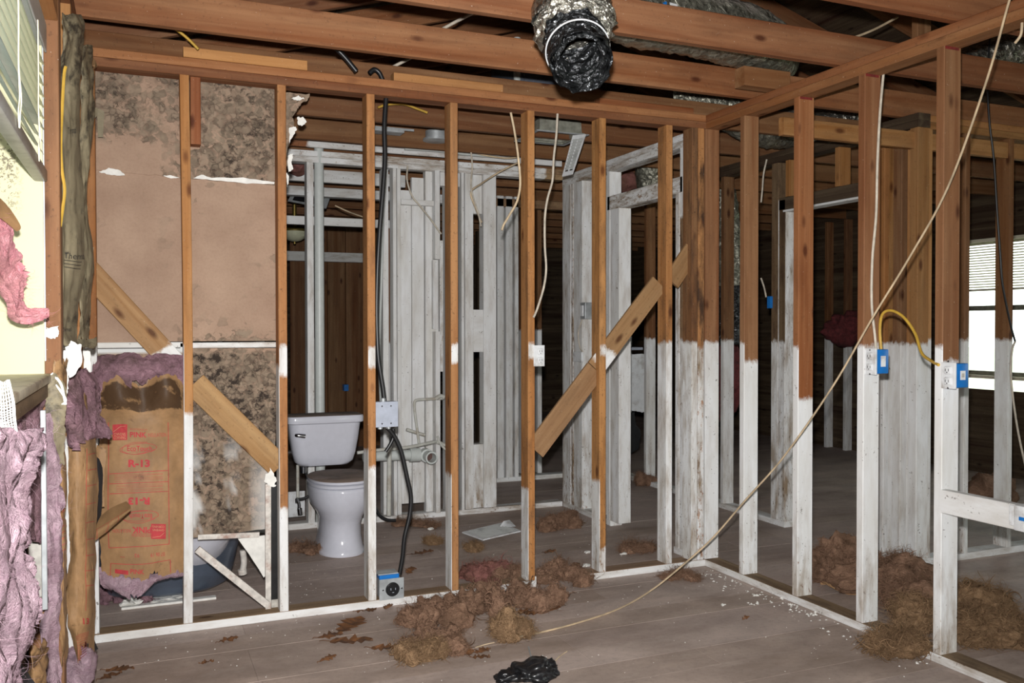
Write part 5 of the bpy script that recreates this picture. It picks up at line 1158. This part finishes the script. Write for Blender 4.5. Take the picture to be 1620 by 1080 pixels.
cable('dark and white cable hanging at the far right between the studs', [P(x, yv, Y=3.35) for x, yv in ((1567, 52), (1562, 120), (1565, 190), (1572, 250), (1577, 330), (1582, 400), (1586, 450), (1598, 510), (1606, 540))], .0055, BLACKR)
cable('white cable end hanging at the far right edge', [P(x, yv, Y=3.35) for x, yv in ((1606, 540), (1601, 555), (1599, 590), (1604, 640), (1612, 690), (1624, 745))], .0055, ROMEX)
cable('small white cable above the far right doorway header', [P(x, yv, X=3.84) for x, yv in ((1213, 252), (1208, 275), (1206, 300), (1204, 320))], .006, ROMEX)
cable('white cable running to the small blue box', [P(x, yv, X=3.84) for x, yv in ((1204, 440), (1209, 455), (1212, 470))], .006, ROMEX)
cable('short pale cable curl at the top right corner', [P(x, yv, X=2.9) for x, yv in ((1617, 36), (1615, 55), (1606, 68))], .005, TANROMEX)
cable('thin white cable below the torn switch box', [P(x, yv, X=XR-.012) for x, yv in ((921, 506), (915, 525), (917, 548), (922, 556))], .004, ROMEX)
cable('pale cable slanting in the dark room behind the vent pipe', [P(x, yv, Y=6.9) for x, yv in ((530, 325), (552, 335), (574, 343))], .006, TANROMEX)

# ---- flexible ducts
def duct(pts, r, mat, name='jacket', rip=.02, pitch=.055, n=40, seg=14, amp=.006, caps=False, seed=1):
    pts = [V(p) for p in pts]; m = (len(pts)-1)*seg; path = [catmull(pts, k/m) for k in range(m+1)]
    vs_, fs = [], []; ref = None; L = 0
    for k, p in enumerate(path):
        d = (path[min(k+1, m)]-path[max(k-1, 0)]).normalized()
        if ref is None: ref = d.orthogonal().normalized()
        ref = (ref-d*ref.dot(d)).normalized(); bi = d.cross(ref)
        if k: L += (p-path[k-1]).length
        rr = (r(k/m) if callable(r) else r)*(1-rip*(.5+.5*math.cos(2*math.pi*L/pitch)))
        for j in range(n):
            a = 2*math.pi*j/n; q = rr + amp*noise.fractal(V((math.cos(a)*3, math.sin(a)*3, L*16+seed)), .8, 2, 3)
            vs_.append(p+ref*math.cos(a)*q+bi*math.sin(a)*q)
    for k in range(m):
        for j in range(n): fs.append((k*n+j, k*n+(j+1) % n, (k+1)*n+(j+1) % n, (k+1)*n+j))
    if caps: fs.append(tuple(reversed(range(n)))); fs.append(tuple(range(m*n, m*n+n)))
    o = mesh(name, vs_, fs, mat, smooth=True); return o, path
d1 = thing('flexible_duct', 'silver flexible duct with black inner liner hanging open from the ceiling', 'duct', P(908, 40, Y=2.72), 'flexible ducts')
axis = [P(900, -150, Y=2.95), P(902, -60, Y=2.82), P(905, 0, Y=2.75), P(907, 42, Y=2.70)]
adopt(duct(axis, lambda t: .132+.006*t, FOIL, 'outer_jacket', rip=.05, pitch=.08, amp=.016)[0], d1)
adopt(duct([P(907, 36, Y=2.71), P(908, 46, Y=2.695), P(909, 54, Y=2.68), P(910, 62, Y=2.66)], lambda t: .140-.03*t*t, FOIL, 'jacket_cuff', rip=.06, pitch=.03, amp=.022, seed=4)[0], d1)
lin_ = [P(904, 40, Y=2.72), P(909, 66, Y=2.67), P(915, 84, Y=2.61), P(921, 100, Y=2.53)]
adopt(duct(lin_, lambda t: .112-.012*t, BLACKFOIL, 'inner_liner', rip=.09, pitch=.024, amp=.012, seed=7, seg=20)[0], d1)
# rolled lip and inside of the liner
e0, e1 = lin_[-1], lin_[-1]+(lin_[-2]-lin_[-1])*1.6
adopt(duct([e0, e0.lerp(e1, .3), e0.lerp(e1, .7), e1], lambda t: .094-.03*t, BLACKFOIL, 'liner_inside', rip=.16, pitch=.03, amp=.010, seed=9, seg=18)[0], d1)
adopt(tube('liner_end', [e0+V((0, 0, 0)), e0+V((0, .004, 0))], .001, BLACKFOIL), d1)
dd_ = (lin_[-1]-lin_[0]).normalized(); ra = dd_.orthogonal().normalized(); rb_ = dd_.cross(ra); cb = P(914, 80, Y=2.605)
adopt(tube('tie_band', [cb+(ra*math.cos(a)+rb_*math.sin(a))*.106 for a in [2*math.pi*k/24 for k in range(25)]], .005, WHITEP, seg=2, flat=.5), d1)
d2 = thing('flexible_duct', 'fat dusty silver duct lying over the joists right of the hanging duct', 'duct', P(1100, 60, Y=3.5), 'flexible ducts')
adopt(duct([P(930, -10, Y=3.40), P(1000, 18, Y=3.42), P(1080, 34, Y=3.46), P(1150, 50, Y=3.50), P(1195, 66, Y=3.56), P(1218, 92, Y=3.75), P(1200, 118, Y=4.0)], .148, DUSTFOIL, 'jacket', rip=.03, pitch=.09, amp=.016, seed=2)[0], d2)
lb = P(1058, 10, Y=3.26); adopt(sheet('label', [[P(1046, 0, Y=3.29), P(1072, 7, Y=3.30)], [P(1047, 9, Y=3.285), P(1073, 16, Y=3.295)]], 4, 3, WHITEP, None, amp=0)[0], d2)
adopt(sheet('label_mark', [[P(1049, 1.5, Y=3.285), P(1055, 3, Y=3.285)], [P(1049, 7, Y=3.28), P(1055, 8.5, Y=3.28)]], 2, 2, BLUEP, None, amp=0)[0], d2)
d3 = thing('flexible_duct', 'shiny ribbed duct behind the top plate near the corner', 'duct', P(1125, 158, Y=4.5), 'flexible ducts')
adopt(duct([P(1070, 165, Y=4.62), P(1110, 160, Y=4.55), P(1150, 172, Y=4.5), P(1200, 200, Y=4.5), P(1270, 205, Y=4.6)], .125, DUSTFOIL, 'jacket', rip=.06, pitch=.07, amp=.014, seed=3)[0], d3)
d4 = thing('flexible_duct', 'silver duct bending down behind the doorway header', 'duct', P(1025, 265, Y=5.6), 'flexible ducts')
adopt(duct([P(960, 185, Y=5.5), P(1000, 205, Y=5.6), P(1024, 240, Y=5.7), P(1030, 275, Y=5.75), P(1034, 310, Y=5.8)], .12, DUSTFOIL, 'jacket', rip=.05, pitch=.08, amp=.012, seed=5)[0], d4)
d5 = thing('flexible_duct', 'silver vertical duct with black lower half hanging beyond the corner post', 'duct', P(1152, 420, Y=5.4), 'flexible ducts')
adopt(duct([P(1144, 300, Y=5.4), P(1148, 340, Y=5.4), P(1152, 390, Y=5.4), P(1154, 452, Y=5.4)], lambda t: .085+.04*t, DUSTFOIL, 'jacket', rip=.05, pitch=.08, amp=.012, seed=6)[0], d5)
adopt(duct([P(1154, 448, Y=5.4), P(1154, 480, Y=5.4), P(1153, 545, Y=5.4)], .105, BLACKFOIL, 'inner_liner', rip=.09, pitch=.03, amp=.012, seed=8, caps=True)[0], d5)
d6 = thing('flexible_duct', 'shiny duct in the attic at the far right behind the tan cable', 'duct', P(1550, 90, Y=3.6), 'flexible ducts')
adopt(duct([P(1500, 112, Y=3.42), P(1540, 98, Y=3.45), P(1585, 84, Y=3.45), P(1640, 70, Y=3.4)], .085, FOIL, 'jacket', rip=.05, pitch=.07, amp=.016, seed=11)[0], d6)
d7 = thing('flexible_duct', 'shiny duct end above the hallway plate between the second and third studs', 'duct', P(1325, 190, Y=4.8), 'flexible ducts')
adopt(duct([P(1282, 205, Y=4.6), P(1320, 192, Y=4.6), P(1365, 182, Y=4.6)], .09, FOIL, 'jacket', rip=.05, pitch=.07, amp=.016, seed=12, caps=True)[0], d7)

# ---- sheet metal boots and grilles
bt = thing('register_boot', 'square sheet metal register boot hanging from the bathroom joist', 'duct', P(885, 200, Y=4.7))
a, b = P(852, 186, Y=4.7), P(925, 214, Y=4.7)
rg = [[V((x, y, z)) for x, y in ((a.x+i, 4.70+j), (b.x-i, 4.70+j), (b.x-i, 5.0-j), (a.x+i, 5.0-j))] for z, i, j in ((b.z, 0, 0), (b.z+.012, 0, 0), (b.z+.013, .012, .012), (a.z, .016, .016), (a.z+.05, .08, .06))]
adopt(loft('box', rg, BOOTM, caps=(False, True), angle=20), bt)
for (p0, p1) in (((a.x-.02, 4.68), (b.x+.02, 4.70)), ((a.x-.02, 5.0), (b.x+.02, 5.02)), ((a.x-.02, 4.70), (a.x, 5.0)), ((b.x, 4.70), (b.x+.02, 5.0))):
    adopt(blockmesh('flange', (*p0, b.z-.002), (*p1, b.z+.003), GALV, bev=0), bt)
def grille(label, quad, nsl, root_loc, mat=WHITEP, name='vent_grille', th=.008):
    """louvred register from four corner points (tl, tr, br, bl)"""
    t = thing(name, label, 'vent', root_loc); tl, tr, br, bl_ = quad
    n = (tr-tl).cross(bl_-tl).normalized(); g = lambda u, v, h=0: (tl.lerp(tr, u)).lerp(bl_.lerp(br, u), v)+n*h
    def slab(nm, u0, u1, v0, v1, h0, h1):
        c = [g(u, v, h) for h in (h0, h1) for u, v in ((u0, v0), (u1, v0), (u1, v1), (u0, v1))]
        adopt(mesh(nm, c, [(0, 1, 2, 3), (7, 6, 5, 4), (0, 4, 5, 1), (1, 5, 6, 2), (2, 6, 7, 3), (3, 7, 4, 0)], mat), t)
    slab('frame', 0, 1, 0, .1, 0, th); slab('frame', 0, 1, .9, 1, 0, th); slab('frame', 0, .1, .1, .9, 0, th); slab('frame', .9, 1, .1, .9, 0, th)
    slab('centre_bar', .47, .53, .1, .9, 0, th)
    for k in range(nsl):
        v0 = .12+.76*k/nsl; c = [g(.1, v0, -.004), g(.9, v0, -.004), g(.9, v0+.5/nsl, .006), g(.1, v0+.5/nsl, .006)]
        c += [q+n*.0015 for q in c]
        adopt(mesh('louvre', c, [(0, 1, 2, 3), (7, 6, 5, 4), (0, 4, 5, 1), (1, 5, 6, 2), (2, 6, 7, 3), (3, 7, 4, 0)], GREYV), t)
    return t
grille('white louvred register dangling at a slant beneath the metal boot', [P(906, 214, Y=4.70), P(926, 212, Y=4.62), P(905, 275, Y=4.62), P(889, 279, Y=4.70)], 10, P(905, 250, Y=4.66))
grille('white louvred register lying on the bathroom floor', [P(731, 841, Z=.03), P(795, 826, Z=.03), P(824, 839, Z=.03), P(764, 853, Z=.03)], 12, P(775, 842, Z=0))
sc1 = thing('paper_scrap', 'white bent card leaning on the floor register', 'paper scrap', P(803, 832, Z=.0))
adopt(sheet('card', [[P(797, 824, Z=.06), P(806, 822, Z=.05)], [P(790, 833, Z=.03), P(816, 832, Z=.035)]], 6, 4, WHITEP, None, amp=.002)[0], sc1)
for lab, x, yv in (('small white plaster chip right of the hanging black cable', 681, 838), ('white plaster pebble on the floor near the doorway studs', 988, 877), ('flat white chip beside the sixth stud foot', 927, 896), ('little white chip lying in the doorway floor', 928, 875)):
    c = P(x, yv, Z=0); tag(lumps('plaster_chip', [((c.x, c.y, .006), (.022, .016, .009), 0)], WHITEGYP, None, sub=2, f1=40, a1=.4, zmin=.0005, seed=int(x), smooth=False), lab, 'plaster')
hb1 = thing('hanger_box', 'galvanised box with bent flanges hanging behind the third stud top', 'electrical box', P(610, 215, Y=5.3))
a, b = P(592, 201, Y=5.3), P(640, 210, Y=5.3)
adopt(blockmesh('box', (a.x, 5.3, b.z), (b.x, 5.40, a.z), GALV), hb1)
adopt(blockmesh('flange', (a.x-.04, 5.295, a.z-.006), (b.x+.06, 5.30, a.z+.008), GALV, bev=.001), hb1)
hb2 = thing('hanger_box', 'round galvanised box with white cable knot near the fourth stud top', 'electrical box', P(695, 218, Y=5.4))
adopt(cyl('box', P(690, 222, Y=5.4), P(690, 208, Y=5.4), .07, GALV), hb2); adopt(cyl('ring', P(690, 223, Y=5.4), P(690, 220, Y=5.4), .085, GALV), hb2)
wg_ = thing('ceiling_wedge', 'white wedge shaped blocking under the bathroom ceiling edge', 'lumber', P(680, 225, Y=5.7))
c = pix(((645, 224), (668, 206), (680, 205), (680, 222), (660, 226)), 5.70); adopt(shard('block', c, 5.68, WHITEP, None, th=.06, rough=.0), wg_)
rf = thing('return_register', 'dark metal return register frame hanging crooked in the room behind the bathroom', 'vent', P(490, 310, Y=7.2))
q = [P(465, 300, Y=7.1), P(526, 302, Y=7.0), P(516, 330, Y=7.1), P(455, 318, Y=7.2)]
gg = lambda u, v: q[0].lerp(q[1], u).lerp(q[3].lerp(q[2], u), v)
for u0, u1, v0, v1 in ((0, 1, 0, .14), (0, 1, .86, 1), (0, .1, .14, .86), (.86, 1, .14, .86)):
    c = [gg(u, v) for u, v in ((u0, v0), (u1, v0), (u1, v1), (u0, v1))]; c += [p+V((0, .012, 0)) for p in c]
    adopt(mesh('frame', c, [(0, 1, 2, 3), (7, 6, 5, 4), (0, 4, 5, 1), (1, 5, 6, 2), (2, 6, 7, 3), (3, 7, 4, 0)], GALV), rf)
c = [gg(u, v)+V((0, .02, 0)) for u, v in ((.08, .12), (.88, .12), (.88, .88), (.08, .88))]; c += [p+V((0, .06, 0)) for p in c]
adopt(mesh('box', c, [(0, 1, 2, 3), (7, 6, 5, 4), (0, 4, 5, 1), (1, 5, 6, 2), (2, 6, 7, 3), (3, 7, 4, 0)], BLACKPL), rf)
lp = thing('ceiling_light', 'frosted dome ceiling light with brass rim in the dark room behind the vent pipe', 'lamp', P(467, 370, Y=8.4))
lc = P(466, 366, Y=8.4); LR = 21/F*(lc-CAM).dot(FW)
adopt(loft('dome', [[lc+V((math.cos(a)*r_*LR, math.sin(a)*r_*LR, -z*LR)) for a in [2*math.pi*k/28 for k in range(28)]] for r_, z in ((.98, 0), (.92, .25), (.75, .5), (.48, .68), (.15, .77))], LAMPGLASS), lp)
adopt(loft('rim', [[lc+V((math.cos(a)*r_*LR, math.sin(a)*r_*LR, z*LR)) for a in [2*math.pi*k/28 for k in range(28)]] for r_, z in ((1.0, -.03), (1.08, 0), (1.08, .12), (.9, .3), (.5, .34))], BRASS), lp)
adopt(cyl('finial', lc+V((0, 0, -.75*LR)), lc+V((0, 0, -.95*LR)), .012, BRASS), lp); adopt(cyl('stem', lc+V((0, 0, .3*LR)), V((lc.x, lc.y, 2.47)), .02, BRASS), lp)
ri = thing('insulation_batt', 'pink insulation heap darkened to red slumped in the dark room beyond the corner post', 'insulation', P(1150, 600, Y=6.2))
adopt(lumps('fibre_body', [(P(1150, 600, Y=6.3), (.22, .2, .26), 0)], DARKRED, None, seed=3, f1=4, f2=10), ri)  # pink batt; the dim room's shade is put into its colour
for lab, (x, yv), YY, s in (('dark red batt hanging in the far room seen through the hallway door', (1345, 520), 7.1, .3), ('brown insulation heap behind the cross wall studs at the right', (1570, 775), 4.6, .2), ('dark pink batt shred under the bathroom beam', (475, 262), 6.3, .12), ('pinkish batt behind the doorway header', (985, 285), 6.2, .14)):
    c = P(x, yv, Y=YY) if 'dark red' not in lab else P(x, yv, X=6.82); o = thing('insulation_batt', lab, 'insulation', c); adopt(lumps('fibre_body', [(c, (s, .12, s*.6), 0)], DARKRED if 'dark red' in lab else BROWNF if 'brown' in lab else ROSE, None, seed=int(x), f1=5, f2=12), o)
bb = thing('panel_with_hole', 'white panel and black sheet as a dark hole on the doorway wall beyond the sixth stud', 'scrap', P(1003, 690, Y=6.7))
adopt(shard('drywall_panel', pix(((990, 560), (1022, 560), (1024, 648), (1016, 652), (1004, 650), (990, 648)), 6.75), 6.75, WHITEP, None, th=.012, rough=.004), bb)
adopt(shard('dark_hole_board', pix(((992, 652), (1004, 652), (1006, 672), (1014, 682), (1012, 708), (992, 722)), 6.78), 6.78, BLACKPL, None, th=.01, rough=.006), bb)  # black sheet set in to read as a dark hole

# ---- floor debris: torn fibreglass, leaves, bag, crumbs
G = 'torn brown insulation on the floor'
for a in (
    ('wide brown curly clump at the left of the heap before the back wall', 695, 972, 112, 50, BROWNF, dict(n_lobes=4, seed=11, locks=70)),
    ('tall brown curly clump in the middle of the heap by the back plate', 768, 962, 84, 72, BROWNF, dict(n_lobes=3, seed=12, locks=90, flat=.8)),
    ('brown clump at the right end of the heap near the fifth stud foot', 848, 952, 88, 50, BROWNF, dict(n_lobes=3, seed=13, locks=70)),
    ('rose pink tuft on top of the brown heap before the back wall', 776, 930, 40, 22, ROSE, dict(n_lobes=1, seed=14, z=.055, locks=8, fib=100)),
    ('brown clump right of the white plate scrap under the fifth stud', 890, 912, 92, 38, BROWNF, dict(n_lobes=3, seed=15, locks=60)),
    ('round tan ball of fibre at the end of the tan cable', 811, 1003, 62, 58, TANF, dict(n_lobes=2, seed=16, locks=46, fib=700, flat=1.0)),
    ('flat tan brown clump nearest the bottom left of the heap', 668, 1042, 82, 44, TANF, dict(n_lobes=3, seed=17, locks=40, fib=400)),
    ('flat brown clump between the round ball and the leaves', 690, 1018, 96, 44, BROWNF, dict(n_lobes=3, seed=18, locks=50)),
    ('thin brown smear of fibre under the tan cable near the corner', 1076, 914, 62, 15, BROWNF, dict(n_lobes=2, seed=19, locks=10, flat=.25)),
    ('rosy brown clump behind the back plate between two studs', 768, 906, 80, 34, ROSE, dict(n_lobes=2, seed=20, locks=36)),
    ('brown clump behind the back plate left of the fifth stud', 808, 912, 52, 28, BROWNF, dict(n_lobes=2, seed=21, locks=30)),
    ('brown clump on the bathroom floor right of the register', 886, 834, 70, 34, BROWNF, dict(n_lobes=2, seed=22, locks=46)),
    ('flat brown clump on the bathroom floor left of the fourth stud', 684, 860, 36, 14, TANF, dict(n_lobes=1, seed=23, locks=10)),
    ('brown wisp on the bathroom floor right of the fourth stud', 750, 866, 34, 18, TANF, dict(n_lobes=1, seed=24, locks=12)),
    ('brown clump in the doorway floor near the seventh stud', 1006, 868, 56, 16, BROWNF, dict(n_lobes=2, seed=25, locks=16)),
    ('brown clump far through the doorway at the post foot', 1022, 764, 36, 26, BROWNF, dict(n_lobes=2, seed=26, locks=24)),
    ('brown debris heap round the toilet foot', 500, 872, 90, 22, BROWNF, dict(n_lobes=3, seed=27, locks=24, flat=.2)),
    ('brown scraps along the bathroom rear plate', 655, 830, 80, 10, BROWNF, dict(n_lobes=3, seed=28, locks=16, flat=.2)),
    ('brown clump on the doorway sill beside the corner posts', 905, 812, 24, 10, BROWNF, dict(n_lobes=1, seed=29, locks=8)),
):
    clump(a[0], *a[1:5], mat=a[5], group=G, **a[6])
# the big folded batt beyond the right wall
def big(label, lobes, mat, seed, locks=90, fib=500, ll=.075, lw=.0048):
    R.seed(seed); root = thing('insulation_batt', label, 'insulation', (lobes[0][0][0], lobes[0][0][1], 0))
    for i, lb_ in enumerate(lobes):
        body = lumps('fibre_body', [lb_], mat, None, sub=5, f1=5, a1=.36, f2=15, a2=.26, zmin=.001, seed=seed+i)
        pts = [(p, n) for p, n in surface_pts(body, 240) if n.z > -.2]; adopt(body, root)
        adopt(curl_mesh('curled_lock', pts, mat, None, locks*3, ll, lw, sides=4, seg=8, turn=6.5, droop=.10, zmin=.004), root)
        adopt(curl_mesh('loose_fibre', pts, mat, None, fib*4, ll*.9, .0022, seg=7, turn=4, zmin=.002), root)
    return root
def L(px, py, h, w_, d_, z=None):
    """lobe whose floor point is under a pixel: width w_ along the picture, depth d_, height h (metres)"""
    c = P(px, py, Z=0); return ((c.x, c.y, h*.42), (w_/2, d_/2, h*.6), -YAW)
big('large folded brown batt lying behind the third and fourth right wall studs', [L(1325, 918, .20, .30, .26), L(1400, 940, .17, .46, .28), L(1462, 962, .13, .30, .25)], BROWNF, 41)
up = thing('insulation_batt', 'upright torn brown fibre piece leaning at the back of the folded batt', 'insulation', P(1330, 900, Z=0))
R.seed(5); c = P(1328, 885, Z=.10); body = lumps('fibre_body', [(c, (.13, .06, .12), -YAW)], BROWNF, None, sub=5, f1=6, a1=.4, f2=16, a2=.25, seed=44); pts = surface_pts(body, 160); adopt(body, up)
adopt(curl_mesh('curled_lock', pts, BROWNF, None, 120, .06, .0045, sides=5, seg=8, turn=5, droop=.08), up); adopt(curl_mesh('loose_fibre', pts, BROWNF, None, 300, .06, .0013, seg=6, turn=4), up)
adopt(sheet('paper_facing', rows([(1296, 896, 3.55), (1325, 893, 3.5)], [(1298, 930, 3.50), (1330, 932, 3.45)]), 10, 10, KRAFT, None, amp=.008, dirt=lambda u, v: .3, seed=45)[0], up)
adopt(sheet('paper_facing', rows([(1304, 920, 3.42), (1330, 930, 3.36), (1360, 938, 3.3)], [(1310, 926, 3.40), (1334, 938, 3.34), (1362, 944, 3.28)]), 14, 8, KRAFT, None, amp=.006, seed=46)[0], up)
big('brown batt tail trailing to the right behind the nearest right wall stud', [L(1535, 985, .14, .34, .28), L(1572, 1018, .09, .34, .2), L(1490, 965, .12, .20, .22)], TANF, 51)
big('brown curled clump spilling over the right wall bottom plate into the room', [L(1405, 1036, .08, .26, .15), L(1452, 1000, .12, .18, .14)], TANF, 61, locks=70, fib=600)

def leaf(label, px, py, size, rot, seed, z=.004):
    """dry lobed oak leaf: thickened outline with curl and a stem"""
    rr = random.Random(seed); c = P(px, py, Z=0); q = (c-CAM).dot(FW)/F; Ls = size*q*1.25; n = 26
    lob = [.10, .30, .16, .46, .20, .52, .24, .40, .18, .22, .03]
    root = thing('oak_leaf', label, 'leaf', (c.x, c.y, 0), 'dry oak leaves on the floor'); ca, sa = math.cos(rot), math.sin(rot)
    top = []
    for i in range(len(lob)):
        t = i/(len(lob)-1)
        for s in (-1, 0, 1):
            wv = lob[i]*(.8+.4*rr.random())*s*.8; x, y = (t-.5)*Ls, wv*Ls*.75; tt = x + abs(s)*lob[i]*.12*Ls
            top.append(V((c.x+ca*tt-sa*y, c.y+sa*tt+ca*y, z+.012*rr.random()+.05*abs(wv)*Ls/.1*.25*rr.random())))
    m = len(top); vs_ = top+[p-V((0, 0, .0012)) for p in top]; fs = []
    for i in range(len(lob)-1):
        for s in (0, 1):
            a = i*3+s; fs.append((a, a+3, a+4, a+1)); fs.append((m+a, m+a+1, m+a+4, m+a+3))
        for e in (0, 2):
            a = i*3+e; fs.append((a, a+3, m+a+3, m+a))
    adopt(mesh('blade', vs_, fs, LEAF), root)
    b = top[1]; adopt(tube('stem', [b, b+V((-ca*Ls*.16, -sa*Ls*.16, .004)), b+V((-ca*Ls*.3+.01, -sa*Ls*.3, .0))], .0012, LEAF, n=5), root)
GL = 'dry oak leaves on the floor'
for i, (lab, x, yv, s, rot) in enumerate((
    ('lobed brown leaf lying left of the heap, upper of two', 556, 990, 58, .9), ('long brown leaf lying left of the heap, lower of two', 556, 1016, 54, -.3), ('brown leaf flat on the floor left of the heap', 523, 1008, 34, .2),
    ('single small brown leaf at the bottom left of the floor', 519, 1044, 26, .5), ('brown leaf near the first stud foot', 362, 1014, 26, .4), ('small round leaf at the lower left floor', 328, 1050, 16, .1),
    ('brown leaf just left of the round fibre ball', 762, 1032, 28, .3), ('curled leaf between the ball and the flat tan clump', 742, 1034, 24, 1.2), ('yellowish leaf below the round fibre ball', 762, 1042, 22, -.3),
    ('brown leaf under the left edge of the heap', 612, 1028, 40, -.4), ('brown leaf by the small plastic scraps', 648, 1022, 36, .6), ('leaf curled on the plate right of the white scrap', 990, 902, 26, .2),
    ('pale leaf at the tip of the brown heap', 872, 966, 34, .5), ('brown leaf lying under the heap right end', 830, 972, 36, -.5), ('faint brown leaf near the third stud foot', 580, 968, 26, .1),
    ('tiny leaf left of the brown heap', 614, 962, 18, .8), ('brown leaf on the bathroom floor by the cable', 668, 876, 34, .3), ('leaf scrap in the bathroom behind the floor receptacle', 650, 904, 26, 1.0),
    ('leaf on the bathroom floor near the register front', 870, 874, 22, .4), ('dark leaf on the floor at the lower right', 1180, 980, 14, .4), ('dark leaf lying near the left corner of the floor', 190, 1062, 34, -.2), ('small leaf by the kraft foot at the left', 176, 1072, 30, .6))):
    leaf(lab, x, yv, s, rot, 100+i)
# black plastic bag
bg_ = thing('plastic_bag', 'crumpled black plastic bag on the floor at the bottom edge', 'bag', P(835, 1070, Z=0))
def bagpart(c, r_, seed, sub=4):
    bm = bmesh.new(); bmesh.ops.create_icosphere(bm, subdivisions=sub, radius=1); vs_ = []
    for v_ in bm.verts:
        d = v_.co.normalized(); q = d*2.2+V((seed, 0, 0)); k = 1+.5*noise.fractal(q*.8, .9, 2, 2)+.16*(noise.ridged_multi_fractal(d*1.7+V((0, seed, 0)), 1.2, 2, 2, 1, 2)-1)
        p = V((d.x*r_[0], d.y*r_[1], d.z*r_[2]))*k+c; p.z = max(.001, p.z); vs_.append(p)
    bm.verts.index_update(); fs = [tuple(v_.index for v_ in f_.verts) for f_ in bm.faces]; bm.free()
    return mesh('film', vs_, fs, BLACKPL, smooth=True)
c = P(842, 1072, Z=0); adopt(bagpart(c+V((0, 0, .022)), (.088, .062, .042), 3.3), bg_)
c = P(808, 1074, Z=0); adopt(bagpart(c+V((0, 0, .012)), (.065, .038, .022), 8.1), bg_)
c = P(862, 1066, Z=0); adopt(bagpart(c+V((.0, 0, .022)), (.045, .045, .034), 5.7), bg_)
nl = tag(tube('nail', [P(836, 1023, Z=.004), P(842, 1046, Z=.004)], .0035, GALV, n=6), 'thin metal rod on the floor between the fibre ball and the black bag', 'rod')
for lab, pts in (('thin straw of grass on the floor right of the black bag', ((874, 1050), (885, 1038), (897, 1030))), ('pale twig sticking out left of the round fibre ball', ((752, 1024), (768, 1019), (782, 1016)))):
    tag(tube('straw', [P(x, yv, Z=.004) for x, yv in pts], .0022, TANROMEX, n=5), lab, 'straw')
for lab, x, yv in (('grey folded plastic scrap at the left end of the brown heap', 700, 952), ('white crumpled scrap beside the fifth stud foot', 822, 928)):
    c = P(x, yv, Z=0); o = thing('plastic_scrap', lab, 'scrap', c)
    adopt(sheet('film', [[P(x-14, yv-4, Z=.03), P(x, yv-9, Z=.05), P(x+12, yv-8, Z=.03)], [P(x-16, yv+4, Z=.006), P(x, yv+2, Z=.012), P(x+10, yv, Z=.008)]], 10, 8, GREYV if x == 700 else WHITEP, None, amp=.008, fr=20, seed=x)[0], o)
# white plaster crumbs, far too many to count
def crumbs():
    R.seed(77); vs_, fs = [], []
    spots = []
    for k in range(150):
        y = R.uniform(2.5, 4.0); spots.append((XR-.02-abs(R.gauss(0, .07)), y, R.uniform(.002, .008)))
    for k in range(150): spots.append((R.uniform(0, 2.8), YB-.02-abs(R.gauss(0, .25)), R.uniform(.001, .004)))
    for k in range(170): spots.append((R.uniform(-.1, 2.9), R.uniform(2.4, 4.0), R.uniform(.001, .0035)))
    for k in range(150): spots.append((R.uniform(.1, 2.8), R.uniform(4.15, 5.75), R.uniform(.001, .004)))
    for px, py in ((1148, 958), (1191, 955), (1194, 942), (1242, 947), (1257, 956), (1277, 972), (1289, 970), (1096, 895), (1108, 892)):
        c = P(px, py, Z=0)
        for k in range(4): spots.append((c.x+R.gauss(0, .012), c.y+R.gauss(0, .012), R.uniform(.005, .012)))
    for k in range(60):
        c = P(470+R.uniform(-45, 45), 905+R.uniform(-40, 50), Z=0); spots.append((c.x, c.y, R.uniform(.001, .004)))
    for x, y, s in spots:
        b = len(vs_); n = 5
        for j in range(n): a = 2*math.pi*j/n+R.random(); vs_.append((x+math.cos(a)*s*R.uniform(.6, 1.3), y+math.sin(a)*s*R.uniform(.6, 1.3), .0008))
        vs_.append((x, y, .0008+s*R.uniform(.4, .9)))
        fs += [(b+j, b+(j+1) % n, b+n) for j in range(n)]
    o = mesh('plaster_crumbs', vs_, fs, WHITEGYP); o['kind'] = 'stuff'; tag(o, 'white plaster crumbs scattered over the dusty floor and along the plates', 'crumbs')
crumbs()

# furnace cabinet in the attic and its small flue
ah = thing('air_handler', 'dark grey furnace cabinet in the attic behind the hanging duct', 'furnace', P(860, 150, Y=5.2))
a, c = P(822, 60, Y=5.2), P(905, 165, Y=5.2); CAB = plain('blue_grey_cabinet_steel', (92, 98, 110), .5, .1, noisy=.1)
adopt(blockmesh('cabinet', (a.x, 5.2, 2.612), (c.x+.15, 5.7, a.z), CAB, bev=.01), ah); adopt(blockmesh('door_panel', (a.x+.03, 5.19, 2.66), (c.x+.12, 5.2, a.z-.04), CAB, bev=.004), ah)
tag(cyl('flue', P(818, 165, Y=5.15), P(818, 60, Y=5.15), .022, PVC), 'thin white flue pipe beside the attic furnace cabinet', 'pipe')
